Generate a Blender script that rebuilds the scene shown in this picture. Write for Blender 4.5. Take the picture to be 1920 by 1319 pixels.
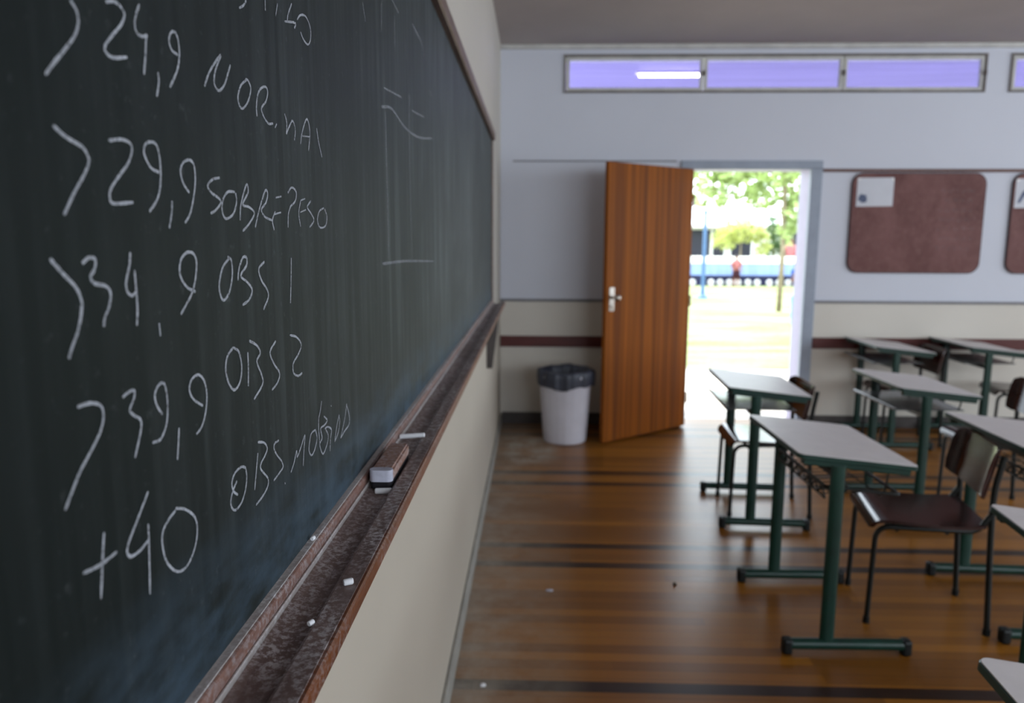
import bpy, bmesh, math, random
from mathutils import Vector, Matrix
R = math.radians
for _o in list(bpy.data.objects):
    bpy.data.objects.remove(_o)
C = bpy.context.scene.collection
SC = bpy.context.scene

# ------------------------------------------------------------------ camera
CX, CH = 0.2849, 1.5205
def make_camera(yaw=-0.0305, pitch=-0.1472, roll=0.0042, f=1390.0):
    fw = Vector((math.sin(yaw)*math.cos(pitch), math.cos(yaw)*math.cos(pitch), math.sin(pitch)))
    r0 = Vector((math.cos(yaw), -math.sin(yaw), 0)); u0 = r0.cross(fw)
    c, s = math.cos(roll), math.sin(roll)
    r = c*r0 + s*u0; u = -s*r0 + c*u0
    cam = bpy.data.cameras.new('camera'); o = bpy.data.objects.new('camera', cam); C.objects.link(o)
    m = Matrix.Identity(4)
    for i in range(3):
        m[i][0], m[i][1], m[i][2] = r[i], u[i], -fw[i]
    m[0][3], m[1][3], m[2][3] = CX, 0.0, CH
    o.matrix_world = m
    cam.sensor_fit = 'HORIZONTAL'; cam.sensor_width = 36.0; cam.lens = f*36.0/1920.0
    cam.clip_start = 0.01; cam.clip_end = 500
    cam.dof.use_dof = True; cam.dof.focus_distance = 0.80; cam.dof.aperture_fstop = 5.2
    SC.camera = o
make_camera()

# ------------------------------------------------------------------ light and exposure
SC.view_settings.view_transform = 'Standard'; SC.view_settings.look = 'None'
SC.view_settings.gamma = 1.0; SC.view_settings.use_curve_mapping = False
SC.view_settings.exposure = 2.8
SC.cycles.use_denoising = True
SC.cycles.max_bounces = 12; SC.cycles.diffuse_bounces = 6
SC.cycles.sample_clamp_indirect = 8.0
w = bpy.data.worlds.new('sky'); SC.world = w; w.use_nodes = True
_bg = w.node_tree.nodes['Background']; _bg.inputs[0].default_value = (0.80, 0.90, 1.0, 1); _bg.inputs[1].default_value = 1.0
sun = bpy.data.lights.new('sun', 'SUN'); sun.energy = 1.3; sun.angle = R(0.6); sun.color = (1.0, 0.95, 0.85)
so = bpy.data.objects.new('sun', sun); C.objects.link(so)
_el, _az = R(55), R(-50)          # high sun over the lawn, to the left of the door
_d = Vector((math.sin(_az)*math.cos(_el), math.cos(_az)*math.cos(_el), math.sin(_el)))
so.rotation_euler = _d.to_track_quat('Z', 'Y').to_euler()

# room measures: board wall at x = 0, door wall at y = D, windows in the rear wall behind the camera
D, TH, XR, YB, HC = 6.11, 0.25, 8.2, -2.2, 3.05
def portal(name, loc, sx, sy, rot):
    l = bpy.data.lights.new(name, 'AREA'); l.shape = 'RECTANGLE'; l.size = sx; l.size_y = sy
    l.cycles.is_portal = True
    o = bpy.data.objects.new(name, l); C.objects.link(o); o.location = loc; o.rotation_euler = rot
REAR_WINDOWS = [(1.3, 3.3), (3.5, 5.6), (5.8, 7.9)]  # unseen rear windows, enlarged for more light in the room
ADDED_RIGHT_WINDOWS = [(-1.9, 0.4), (0.6, 2.9), (3.1, 5.4)]  # unseen side windows, added to brighten the room
WZ0, WZ1 = 0.85, 2.90
for a_, b_ in REAR_WINDOWS:
    portal('window_portal', ((a_+b_)/2, YB-0.26, (WZ0+WZ1)/2), b_-a_, WZ1-WZ0, (R(90), 0, 0))
for a_, b_ in ADDED_RIGHT_WINDOWS:
    portal('added_window_portal', (XR+0.26, (a_+b_)/2, (WZ0+WZ1)/2), WZ1-WZ0, b_-a_, (0, R(90), 0))
portal('door_portal', (1.99, D+TH+0.02, 1.0), 1.0, 2.2, (R(-90), 0, 0))

# ------------------------------------------------------------------ helpers
def lin(c):
    return tuple(((v/255.0)/12.92 if v/255.0 <= 0.04045 else ((v/255.0+0.055)/1.055)**2.4) for v in c[:3]) + (1,)

class NT:
    def __init__(s, name):
        s.m = bpy.data.materials.new(name); s.m.use_nodes = True
        s.t = s.m.node_tree; s.b = s.t.nodes['Principled BSDF']; s.out = s.t.nodes['Material Output']
    def n(s, typ, **kw):
        x = s.t.nodes.new(typ)
        for k, v in kw.items():
            if k.startswith('i_'): x.inputs[k[2:].replace('_', ' ')].default_value = v
            else: setattr(x, k, v)
        return x
    def l(s, a, b): s.t.links.new(a, b)
    def coord(s, scale=(1, 1, 1), kind='Object', loc=(0, 0, 0)):
        tc = s.n('ShaderNodeTexCoord'); mp = s.n('ShaderNodeMapping')
        mp.inputs['Scale'].default_value = scale; mp.inputs['Location'].default_value = loc
        s.l(tc.outputs[kind], mp.inputs['Vector']); return mp.outputs['Vector']
    def noise(s, vec, scale=5, detail=4, rough=0.6, dist=0.0):
        x = s.n('ShaderNodeTexNoise'); x.inputs['Scale'].default_value = scale; x.inputs['Detail'].default_value = detail
        x.inputs['Roughness'].default_value = rough; x.inputs['Distortion'].default_value = dist
        s.l(vec, x.inputs['Vector']); return x.outputs['Fac']
    def ramp(s, fac, stops):
        x = s.n('ShaderNodeValToRGB'); e = x.color_ramp.elements
        while len(e) > len(stops): e.remove(e[-1])
        while len(e) < len(stops): e.new(0.5)
        for el, (p, c) in zip(e, stops):
            el.position = p; el.color = c if len(c) == 4 else tuple(c)+(1,)
        s.l(fac, x.inputs['Fac']); return x.outputs['Color']
    def mix(s, fac, a, b, typ='MIX'):
        x = s.n('ShaderNodeMix', data_type='RGBA', blend_type=typ)
        if isinstance(fac, (int, float)): x.inputs[0].default_value = fac
        else: s.l(fac, x.inputs[0])
        for i, v in ((6, a), (7, b)):
            if isinstance(v, tuple): x.inputs[i].default_value = v
            else: s.l(v, x.inputs[i])
        return x.outputs[2]
    def math(s, op, a, b=0.0, clamp=False):
        x = s.n('ShaderNodeMath', operation=op, use_clamp=clamp)
        for i, v in ((0, a), (1, b)):
            if isinstance(v, (int, float)): x.inputs[i].default_value = v
            else: s.l(v, x.inputs[i])
        return x.outputs[0]
    def bump(s, h, strength=0.2, dist=0.01):
        x = s.n('ShaderNodeBump'); x.inputs['Strength'].default_value = strength; x.inputs['Distance'].default_value = dist
        s.l(h, x.inputs['Height']); s.l(x.outputs['Normal'], s.b.inputs['Normal'])
    def fin(s, col=None, rough=0.5, spec=0.5, metal=0.0, coat=0.0):
        if col is not None:
            if isinstance(col, tuple): s.b.inputs['Base Color'].default_value = col
            else: s.l(col, s.b.inputs['Base Color'])
        if isinstance(rough, (int, float)): s.b.inputs['Roughness'].default_value = rough
        else: s.l(rough, s.b.inputs['Roughness'])
        s.b.inputs['Specular IOR Level'].default_value = spec; s.b.inputs['Metallic'].default_value = metal
        s.b.inputs['Coat Weight'].default_value = coat; s.b.inputs['Coat Roughness'].default_value = 0.12
        return s.m

def simple(name, rgb, rough=0.5, spec=0.5, metal=0.0, var=0.12, scale=8.0, coat=0.0, bump=0.0, stretch=(1, 1, 1)):
    t = NT(name); v = t.coord(stretch); f = t.noise(v, scale, 5, 0.6)
    c = lin(rgb); lo = tuple(x*(1-var) for x in c[:3])+(1,); hi = tuple(min(1, x*(1+var)) for x in c[:3])+(1,)
    col = t.ramp(f, [(0.3, lo), (0.7, hi)])
    if bump: t.bump(t.noise(v, scale*6, 3), bump, 0.004)
    return t.fin(col, rough, spec, metal, coat)

def obj(name, bm, mat, parent=None, smooth=False, kind=None):
    me = bpy.data.meshes.new(name); bmesh.ops.recalc_face_normals(bm, faces=bm.faces); bm.to_mesh(me); bm.free()
    o = bpy.data.objects.new(name, me); C.objects.link(o)
    if isinstance(mat, (list, tuple)):
        for m in mat: me.materials.append(m)
    elif mat: me.materials.append(mat)
    if smooth:
        for p in me.polygons: p.use_smooth = True
        if smooth == 'auto':
            md = None
            me.set_sharp_from_angle(angle=R(40))
    if parent: o.parent = parent
    if kind: o['kind'] = kind
    return o
def struct(name, bm, mat, parent=None, smooth=False):
    o = obj(name, bm, mat, parent, smooth)
    if not parent: o['kind'] = 'structure'
    return o
def tag(o, label, cat, group=None):
    o['label'] = label; o['category'] = cat
    if group: o['group'] = group
    return o
def thing(name, label, cat, loc=(0, 0, 0), rz=0.0, group=None):
    o = bpy.data.objects.new(name, None); C.objects.link(o); o.location = loc; o.rotation_euler = (0, 0, rz)
    o.empty_display_size = 0.1
    return tag(o, label, cat, group)
def B(): return bmesh.new()
def box(bm, lo, hi, bev=0.0, mat4=None, seg=1):
    vs = [bm.verts.new((x, y, z)) for x in (lo[0], hi[0]) for y in (lo[1], hi[1]) for z in (lo[2], hi[2])]
    fs = [bm.faces.new([vs[i] for i in f]) for f in ((0, 1, 3, 2), (4, 6, 7, 5), (0, 4, 5, 1), (2, 3, 7, 6), (0, 2, 6, 4), (1, 5, 7, 3))]
    geo = list(vs)
    if bev > 0:
        ed = list({e for f in fs for e in f.edges})
        r = bmesh.ops.bevel(bm, geom=ed, offset=bev, segments=seg, affect='EDGES', profile=0.5)
        geo = list({v for f in r['faces'] for v in f.verts} | {v for v in vs if v.is_valid})
    if mat4 is not None: bmesh.ops.transform(bm, matrix=mat4, verts=geo)
    return bm
def fillet(pts, r=0.04, n=5):
    pts = [Vector(p) for p in pts]; out = [pts[0]]
    for i in range(1, len(pts)-1):
        a, b, c = pts[i-1], pts[i], pts[i+1]
        d = min(r, (a-b).length*0.45, (c-b).length*0.45); p0 = b+(a-b).normalized()*d; p1 = b+(c-b).normalized()*d
        for k in range(n+1):
            t = k/n; out.append((1-t)**2*p0+2*t*(1-t)*b+t*t*p1)
    out.append(pts[-1]); return out
def tube(bm, pts, r, seg=10, r2=None, cap=True, up=None):
    """sweep of a round (or oval, r2) section along a polyline"""
    pts = [Vector(p) for p in pts]; rings = []; prev = None
    for i, p in enumerate(pts):
        t = (pts[min(i+1, len(pts)-1)]-pts[max(i-1, 0)]).normalized()
        if prev is None:
            a = Vector(up) if up else (Vector((0, 0, 1)) if abs(t.z) < 0.9 else Vector((1, 0, 0)))
            u = (a-t*a.dot(t)).normalized()
        else: u = (prev-t*prev.dot(t)).normalized()
        prev = u; v = t.cross(u); rb = r2 if r2 else r
        rr = r[i] if isinstance(r, (list, tuple)) else r
        if isinstance(r, (list, tuple)): rb = rr
        rings.append([bm.verts.new(p+u*rr*math.cos(2*math.pi*k/seg)+v*rb*math.sin(2*math.pi*k/seg)) for k in range(seg)])
    for a, b in zip(rings, rings[1:]):
        for k in range(seg): bm.faces.new((a[k], a[(k+1) % seg], b[(k+1) % seg], b[k]))
    if cap: bm.faces.new(rings[0][::-1]); bm.faces.new(rings[-1])
    return bm
def lathe(bm, prof, seg=32, wob=None, cap0=True, cap1=False):
    rings = []
    for r, z in prof:
        ring = []
        for k in range(seg):
            a = 2*math.pi*k/seg; rr, zz = (wob(r, z, a) if wob else (r, z))
            ring.append(bm.verts.new((rr*math.cos(a), rr*math.sin(a), zz)))
        rings.append(ring)
    for a, b in zip(rings, rings[1:]):
        for k in range(seg): bm.faces.new((a[k], a[(k+1) % seg], b[(k+1) % seg], b[k]))
    if cap0: bm.faces.new(rings[0][::-1])
    if cap1: bm.faces.new(rings[-1])
    return bm
def prism(bm, poly, h, mat4=None):
    """poly in XY extruded from z=0 to z=h"""
    a = [bm.verts.new((x, y, 0)) for x, y in poly]; b = [bm.verts.new((x, y, h)) for x, y in poly]
    bm.faces.new(a[::-1]); bm.faces.new(b); n = len(a)
    for k in range(n): bm.faces.new((a[k], a[(k+1) % n], b[(k+1) % n], b[k]))
    if mat4 is not None: bmesh.ops.transform(bm, matrix=mat4, verts=a+b)
    return bm
def rrect(x0, y0, x1, y1, r, n=6):
    out = []
    for cx, cy, a0 in ((x1-r, y1-r, 0), (x0+r, y1-r, 90), (x0+r, y0+r, 180), (x1-r, y0+r, 270)):
        for k in range(n+1):
            a = R(a0+90*k/n); out.append((cx+r*math.cos(a), cy+r*math.sin(a)))
    return out
def copy_tree(o, parent=None):
    c = o.copy(); C.objects.link(c)
    if parent: c.parent = parent
    for ch in [x for x in bpy.data.objects if x.parent == o]:
        copy_tree(ch, c)
    return c
def move(o, x, y, z, rz): o.location = (x, y, z); o.rotation_euler = (0, 0, rz); return o
def XZ(y0):   # maps prism XY -> world XZ, extruded towards -Y from y0
    return Matrix(((1, 0, 0, 0), (0, 0, -1, y0), (0, 1, 0, 0), (0, 0, 0, 1)))

# ------------------------------------------------------------------ materials
def wall_paint(name, low, high, split=1.045):
    t = NT(name); v = t.coord(); tc = t.n('ShaderNodeTexCoord'); sx = t.n('ShaderNodeSeparateXYZ'); t.l(tc.outputs['Object'], sx.inputs[0])
    n = t.noise(v, 1.3, 5, 0.55); st = t.noise(t.coord((1.5, 1.5, 14)), 3, 3)
    up = t.mix(n, lin(high), tuple(x*0.9 for x in lin(high)[:3])+(1,)); lo = t.mix(n, lin(low), tuple(x*0.86 for x in lin(low)[:3])+(1,))
    col = t.mix(t.math('GREATER_THAN', sx.outputs[2], split), lo, up)
    groove = t.math('PINGPONG', sx.outputs[2], 0.0475)
    t.bump(t.math('ADD', t.math('MULTIPLY', t.math('LESS_THAN', groove, 0.0025), -0.6), t.math('MULTIPLY', st, 0.2)), 0.25, 0.004)
    return t.fin(col, 0.62, 0.35)
M = {}
M['wall_far'] = wall_paint('wall_paint_far', (216, 209, 198), (210, 212, 222))
M['wall_side'] = wall_paint('wall_paint_side', (190, 181, 167), (196, 190, 180))
M['ceiling'] = simple('ceiling_paint', (176, 168, 166), 0.8, 0.2, var=0.05, scale=1.5)
M['rail'] = simple('red_brown_rail', (84, 30, 26), 0.45, 0.4, var=0.2, scale=6, stretch=(1, 8, 8))
M['strip'] = simple('brown_strip', (98, 62, 50), 0.5, 0.4, var=0.2, scale=6)
M['grey_trim'] = simple('grey_moulding', (120, 118, 122), 0.6, 0.3)
M['base_dark'] = simple('dark_skirting', (74, 68, 66), 0.6, 0.3, var=0.25)
M['base_grey'] = simple('grey_skirting', (150, 147, 140), 0.6, 0.3, var=0.2)
M['frame_grey'] = simple('grey_blue_door_frame', (150, 158, 172), 0.5, 0.4, var=0.08)
M['win_frame'] = simple('window_frame_paint', (196, 194, 190), 0.5, 0.4, var=0.12)
M['win_dark'] = simple('window_sash_edge', (112, 104, 100), 0.6, 0.3, var=0.25)
M['soffit'] = simple('lilac_soffit', (142, 136, 180), 0.7, 0.2, var=0.18, scale=3.0, stretch=(0.25, 8, 1))
M['plain_white'] = simple('white_plaster', (226, 224, 218), 0.8, 0.2, var=0.05)
M['chalk'] = simple('chalk_stick', (222, 222, 226), 0.9, 0.1, var=0.06, scale=40)
M['paper'] = simple('paper', (206, 207, 214), 0.8, 0.2, var=0.04)
M['ink'] = simple('blue_grey_print', (96, 104, 128), 0.8, 0.2, var=0.25, scale=40)
M['green_metal'] = simple('green_painted_steel', (9, 46, 37), 0.34, 0.4, var=0.22, scale=18)
M['dark_metal'] = simple('dark_green_black_tube', (12, 18, 17), 0.34, 0.4, var=0.25, scale=18)
M['black_plastic'] = simple('black_plastic_cap', (12, 16, 16), 0.5, 0.3)
M['wire'] = simple('dark_steel_wire', (38, 44, 44), 0.3, 0.6, metal=0.5, var=0.2)
M['laminate'] = simple('grey_laminate', (206, 200, 200), 0.42, 0.45, var=0.05, scale=12)
M['bin_white'] = simple('white_bin_plastic', (214, 212, 222), 0.45, 0.4, var=0.05)
M['bag'] = simple('dark_blue_bin_bag', (52, 56, 70), 0.35, 0.6, var=0.3, scale=25, bump=0.6)
M['steel'] = simple('worn_chrome', (190, 180, 170), 0.25, 0.6, metal=1.0, var=0.1)
M['felt'] = simple('chalky_felt', (176, 176, 190), 0.95, 0.1, var=0.15, scale=60)
M['dark_felt'] = simple('dark_felt', (40, 38, 42), 0.95, 0.1)
M['stone'] = simple('dark_crumb', (52, 44, 38), 0.9, 0.2)

def board_green():
    t = NT('blackboard_green'); v = t.coord()
    tc = t.n('ShaderNodeTexCoord'); sx = t.n('ShaderNodeSeparateXYZ'); t.l(tc.outputs['Object'], sx.inputs[0])
    cloud = t.noise(v, 2.2, 6, 0.6, 0.6); streak = t.noise(t.coord((1, 22, 0.8)), 2.0, 4, 0.6); fine = t.noise(v, 90, 3, 0.7)
    base = t.mix(t.math('MULTIPLY', cloud, 0.9), lin((8, 16, 14)), lin((18, 25, 25)))
    along = t.math('ADD', 0.12, t.math('MULTIPLY', t.math('DIVIDE', t.math('SUBTRACT', sx.outputs[1], 0.30), 2.0, clamp=True), 1.5))  # grazing sheen painted in: chalk dust tone strengthened towards the board's far end
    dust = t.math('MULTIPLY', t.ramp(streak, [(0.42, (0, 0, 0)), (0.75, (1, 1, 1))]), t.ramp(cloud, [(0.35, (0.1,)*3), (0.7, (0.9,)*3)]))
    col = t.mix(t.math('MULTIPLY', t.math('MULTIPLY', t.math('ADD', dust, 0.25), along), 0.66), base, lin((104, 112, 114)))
    # chalk dust that has gathered in a wavy band above the tray
    low = t.math('SUBTRACT', 1.0, t.math('DIVIDE', t.math('SUBTRACT', sx.outputs[2], 1.185), 0.11), clamp=True)
    edge = t.math('MULTIPLY', low, t.ramp(t.noise(t.coord((1, 3, 9)), 2.4, 5, 0.65), [(0.36, (0, 0, 0)), (0.62, (1, 1, 1))]))
    col = t.mix(t.math('MULTIPLY', edge, 0.62), col, lin((72, 90, 106)))
    col = t.mix(t.math('MULTIPLY', t.ramp(fine, [(0.62, (0, 0, 0)), (0.8, (1, 1, 1))]), 0.10), col, lin((150, 155, 160)))
    t.bump(t.noise(v, 160, 3), 0.08, 0.001)
    return t.fin(col, 0.55, 0.12)
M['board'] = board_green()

def chalk_line(name, lo, hi, a):
    t = NT(name); v = t.coord((1, 1, 1)); f = t.noise(v, 420, 4, 0.7); g = t.noise(v, 45, 3)
    al = t.math('MULTIPLY', t.ramp(f, [(lo, (0.25,)*3), (hi, (1, 1, 1))]), t.ramp(g, [(0.3, (a*0.7,)*3), (0.6, (a,)*3)]))
    t.l(al, t.b.inputs['Alpha'])
    return t.fin(lin((168, 172, 180)), 0.95, 0.1)
M['chalk_line'] = chalk_line('chalk_stroke', 0.28, 0.54, 0.92)
M['chalk_faint'] = chalk_line('faint_chalk_stroke', 0.32, 0.66, 0.62)

def dusty_wood(name, c0, c1, dust, dcol=(168, 162, 164), axis=(9, 0.7, 9), rough=0.5):
    t = NT(name); v = t.coord(axis); g = t.noise(v, 5, 6, 0.65, 0.8)
    col = t.ramp(g, [(0.3, lin(c0)), (0.7, lin(c1))])
    o = t.coord(); sp = t.noise(o, 140, 4, 0.75); cl = t.noise(t.coord((1, 0.5, 1)), 16, 4, 0.7)
    m = t.math('MULTIPLY', t.ramp(sp, [(0.46, (0, 0, 0)), (0.6, (1, 1, 1))]), t.ramp(cl, [(0.36, (0.15,)*3), (0.6, (1, 1, 1))]))
    col = t.mix(t.math('MULTIPLY', m, dust), col, lin(dcol))
    t.bump(g, 0.2, 0.003)
    return t.fin(col, rough, 0.4)
M['tray_wood'] = dusty_wood('dusty_tray_wood', (92, 72, 68), (126, 106, 100), 0.95, (190, 184, 186))
M['tray_front'] = dusty_wood('tray_front_wood', (84, 42, 14), (118, 64, 26), 0.30, rough=0.5)
M['ledge_wood'] = dusty_wood('chalky_ledge_wood', (150, 140, 136), (186, 180, 178), 0.9, (206, 204, 206))
M['frame_wood'] = dusty_wood('board_frame_wood', (84, 64, 54), (108, 86, 74), 0.25)
M['ledge_face'] = dusty_wood('brown_ledge_face', (100, 68, 58), (138, 104, 92), 0.7)
M['eraser_wood'] = dusty_wood('eraser_wood', (116, 78, 62), (160, 124, 108), 0.85, (190, 182, 186), (6, 2, 6))

def door_wood():
    t = NT('varnished_door_wood'); g = t.noise(t.coord((16, 16, 0.22)), 1.6, 5, 0.6, 0.35); f = t.noise(t.coord((90, 90, 1.2)), 2.0, 4, 0.6)
    tc = t.n('ShaderNodeTexCoord'); sx = t.n('ShaderNodeSeparateXYZ'); t.l(tc.outputs['Object'], sx.inputs[0])
    st = t.noise(t.coord((7, 7, 0.02)), 1.5, 2, 0.5)
    col = t.ramp(g, [(0.28, lin((98, 48, 8))), (0.5, lin((140, 76, 14))), (0.72, lin((172, 98, 24)))])
    col = t.mix(t.math('MULTIPLY', t.ramp(st, [(0.5, (0, 0, 0)), (0.6, (1, 1, 1))]), 0.4), col, lin((84, 46, 26)))
    col = t.mix(t.math('MULTIPLY', f, 0.3), col, lin((76, 40, 20)))
    return t.fin(col, 0.5, 0.12)
M['door'] = door_wood()

def chair_wood(name, c0, c1):
    t = NT(name); g = t.noise(t.coord((2, 14, 14)), 3, 5, 0.6, 0.5)
    return t.fin(t.ramp(g, [(0.3, lin(c0)), (0.7, lin(c1))]), 0.16, 0.3, coat=0.1)
M['plywood'] = chair_wood('dark_varnished_plywood', (36, 18, 15), (54, 28, 23))

def floor_wood():
    t = NT('strip_wood_floor')
    tc = t.n('ShaderNodeTexCoord'); sx = t.n('ShaderNodeSeparateXYZ'); t.l(tc.outputs['Object'], sx.inputs[0]); X, Y = sx.outputs[0], sx.outputs[1]
    W = 0.055
    row = t.math('FLOOR', t.math('DIVIDE', Y, W))
    cmb = t.n('ShaderNodeCombineXYZ'); t.l(row, cmb.inputs[0])
    wn = t.n('ShaderNodeTexWhiteNoise', noise_dimensions='2D'); t.l(cmb.outputs[0], wn.inputs['Vector'])
    seg = t.math('FLOOR', t.math('ADD', t.math('DIVIDE', X, 1.9), t.math('MULTIPLY', wn.outputs['Value'], 7.0)))
    cm2 = t.n('ShaderNodeCombineXYZ'); t.l(row, cm2.inputs[0]); t.l(seg, cm2.inputs[1])
    wn2 = t.n('ShaderNodeTexWhiteNoise', noise_dimensions='2D'); t.l(cm2.outputs[0], wn2.inputs['Vector']); rv = wn2.outputs['Value']
    grain = t.noise(t.coord((1.2, 30, 1)), 3, 5, 0.65, 0.4)
    tone = t.math('ADD', t.math('MULTIPLY', rv, 0.6), t.math('MULTIPLY', grain, 0.4))
    col = t.ramp(tone, [(0.1, lin((108, 66, 20))), (0.5, lin((130, 82, 24))), (0.9, lin((152, 98, 32)))])
    # pairs of dark inlaid strips, every 1.2 m
    yy = t.math('MODULO', t.math('ADD', Y, 12.0-3.345+0.03), 1.20)
    d1 = t.math('LESS_THAN', t.math('ABSOLUTE', t.math('SUBTRACT', yy, 0.03)), 0.031)
    d2 = t.math('LESS_THAN', t.math('ABSOLUTE', t.math('SUBTRACT', yy, 0.255)), 0.031)
    dk = t.math('MAXIMUM', d1, d2)
    col = t.mix(t.math('MULTIPLY', dk, 0.93), col, lin((26, 15, 14)))
    fy = t.math('ABSOLUTE', t.math('SUBTRACT', t.math('FRACT', t.math('DIVIDE', Y, W)), 0.5))
    gap = t.math('GREATER_THAN', fy, 0.475)
    col = t.mix(t.math('MULTIPLY', gap, 0.5), col, lin((36, 22, 14)))
    # grey dust along the board wall and a chalky patch in the corner by the bin
    nb = t.noise(t.coord((3, 3, 1)), 2, 5, 0.7)
    wallb = t.math('SUBTRACT', 1.0, t.math('DIVIDE', X, 0.5), clamp=True)
    dust = t.math('MULTIPLY', wallb, t.ramp(nb, [(0.3, (0.25,)*3), (0.65, (1, 1, 1))]))
    cor = t.math('MULTIPLY', t.math('SUBTRACT', 1.0, t.math('DIVIDE', t.math('ABSOLUTE', t.math('SUBTRACT', Y, 5.35)), 0.55), clamp=True),
                 t.math('SUBTRACT', 1.0, t.math('DIVIDE', t.math('ABSOLUTE', t.math('SUBTRACT', X, 0.2)), 0.30), clamp=True))
    dust = t.math('MAXIMUM', t.math('MULTIPLY', dust, 0.8), t.math('MULTIPLY', t.math('MULTIPLY', cor, 3.0, clamp=True), t.ramp(nb, [(0.35, (0.2,)*3), (0.6, (1, 1, 1))])))
    col = t.mix(t.math('MULTIPLY', dust, 0.95), col, lin((172, 164, 152)))
    tilt = t.math('MULTIPLY', t.math('SUBTRACT', t.math('FRACT', t.math('DIVIDE', Y, W)), 0.5), t.math('SUBTRACT', rv, 0.5))
    h = t.math('ADD', t.math('ADD', t.math('MULTIPLY', gap, -0.5), t.math('MULTIPLY', tilt, 0.9)), t.math('MULTIPLY', grain, 0.12))
    t.bump(h, 0.32, 0.0016)
    ro = t.math('ADD', 0.25, t.math('ADD', t.math('MULTIPLY', grain, 0.12), t.math('MULTIPLY', dust, 0.4)))
    return t.fin(col, ro, 0.25)
M['floor'] = floor_wood()

def notice_red():
    t = NT('worn_red_brown_board'); v = t.coord(); n = t.noise(t.coord((1.6, 1, 1.2)), 2.5, 6, 0.65, 0.4); f = t.noise(v, 30, 4, 0.7)
    col = t.ramp(n, [(0.35, lin((84, 32, 24))), (0.65, lin((112, 66, 62)))])
    col = t.mix(t.math('MULTIPLY', t.ramp(f, [(0.5, (0, 0, 0)), (0.75, (1, 1, 1))]), 0.25), col, lin((150, 110, 100)))
    return t.fin(col, 0.55, 0.4)
M['notice'] = notice_red()
M['notice_edge'] = simple('dark_board_edge', (62, 34, 38), 0.5, 0.4)

def lilac_glass():
    t = NT('lilac_window_glass'); tr = t.n('ShaderNodeBsdfTransparent'); tr.inputs[0].default_value = (0.78, 0.76, 0.97, 1)
    gl = t.n('ShaderNodeBsdfGlossy'); gl.inputs['Roughness'].default_value = 0.03; gl.inputs[0].default_value = (0.9, 0.9, 1, 1)
    mx = t.n('ShaderNodeMixShader'); fr = t.n('ShaderNodeFresnel'); fr.inputs[0].default_value = 1.45
    t.l(fr.outputs[0], mx.inputs[0]); t.l(tr.outputs[0], mx.inputs[1]); t.l(gl.outputs[0], mx.inputs[2]); t.l(mx.outputs[0], t.out.inputs[0])
    return t.m
M['glass'] = lilac_glass()
def emitter(name, rgb, s):
    t = NT(name); t.b.inputs['Emission Color'].default_value = lin(rgb); t.b.inputs['Emission Strength'].default_value = s
    return t.fin(lin(rgb), 0.4)
M['tube_light'] = emitter('lit_fluorescent_tube', (250, 252, 255), 3.0)

# outdoors
def leaf(name, rgb, tr=0.5):
    t = NT(name); oi = t.noise(t.coord(), 2.0, 3); c = lin(rgb)
    col = t.ramp(oi, [(0.3, tuple(x*0.6 for x in c[:3])), (0.7, tuple(min(1, x*1.35) for x in c[:3]))])
    t.fin(col, 0.6, 0.3)
    tb = t.n('ShaderNodeBsdfTranslucent'); t.l(col, tb.inputs[0]); mx = t.n('ShaderNodeMixShader'); mx.inputs[0].default_value = tr
    t.l(t.b.outputs[0], mx.inputs[1]); t.l(tb.outputs[0], mx.inputs[2]); t.l(mx.outputs[0], t.out.inputs[0]); return t.m
M['leaf'] = leaf('tree_leaves', (172, 188, 128)); M['leaf_yellow'] = leaf('shrub_leaves', (178, 184, 112)); M['leaf_dark'] = leaf('dark_leaves', (84, 108, 66))
M['bark'] = simple('bark', (128, 116, 96), 0.9, 0.2, var=0.3)
def lawn_mat():
    t = NT('mown_lawn'); n = t.noise(t.coord((0.25, 1.2, 1)), 1.2, 6, 0.65); f = t.noise(t.coord(), 14, 4, 0.7)
    col = t.ramp(t.math('ADD', t.math('MULTIPLY', n, 0.75), t.math('MULTIPLY', f, 0.25)), [(0.38, lin((92, 116, 58))), (0.5, lin((120, 130, 88))), (0.62, lin((140, 138, 114)))])
    return t.fin(col, 0.9, 0.1)
M['lawn'] = lawn_mat()
M['apron'] = simple('pale_concrete', (206, 200, 188), 0.9, 0.2, var=0.06, scale=3)
M['blue_wall'] = simple('pale_blue_wall', (124, 144, 182), 0.8, 0.2, var=0.18, scale=2.0, stretch=(3, 1, 0.3))
M['dark_kerb'] = simple('dark_blue_kerb', (38, 40, 66), 0.8, 0.2, var=0.2)
M['tyre_white'] = simple('white_painted_tyre', (190, 188, 188), 0.7, 0.3, var=0.05)
M['pole_blue'] = simple('blue_painted_post', (62, 92, 130), 0.5, 0.4)
M['sky_blue'] = simple('blue_plastic', (30, 96, 160), 0.4, 0.4)
M['dark_open'] = simple('dark_window', (34, 34, 46), 0.5, 0.4, var=0.3)
M['roof_tile'] = simple('pale_roof', (214, 206, 198), 0.8, 0.2)
M['skin'] = simple('skin', (130, 86, 66), 0.6, 0.3); M['hair'] = simple('dark_hair', (40, 34, 34), 0.6, 0.3)
M['shirt_pink'] = simple('pink_shirt', (150, 92, 92), 0.8, 0.2); M['shorts'] = simple('dark_shorts', (52, 24, 34), 0.8, 0.2)
M['shirt_blue'] = simple('blue_shirt', (50, 72, 130), 0.8, 0.2); M['brown_cloth'] = simple('brown_trousers', (104, 70, 56), 0.8, 0.2)
M['jamb'] = simple('pale_lilac_jamb', (176, 170, 190), 0.6, 0.3, var=0.05)
M['shelf'] = simple('grey_enamel_shelf', (84, 88, 90), 0.2, 0.5, var=0.08)
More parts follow.
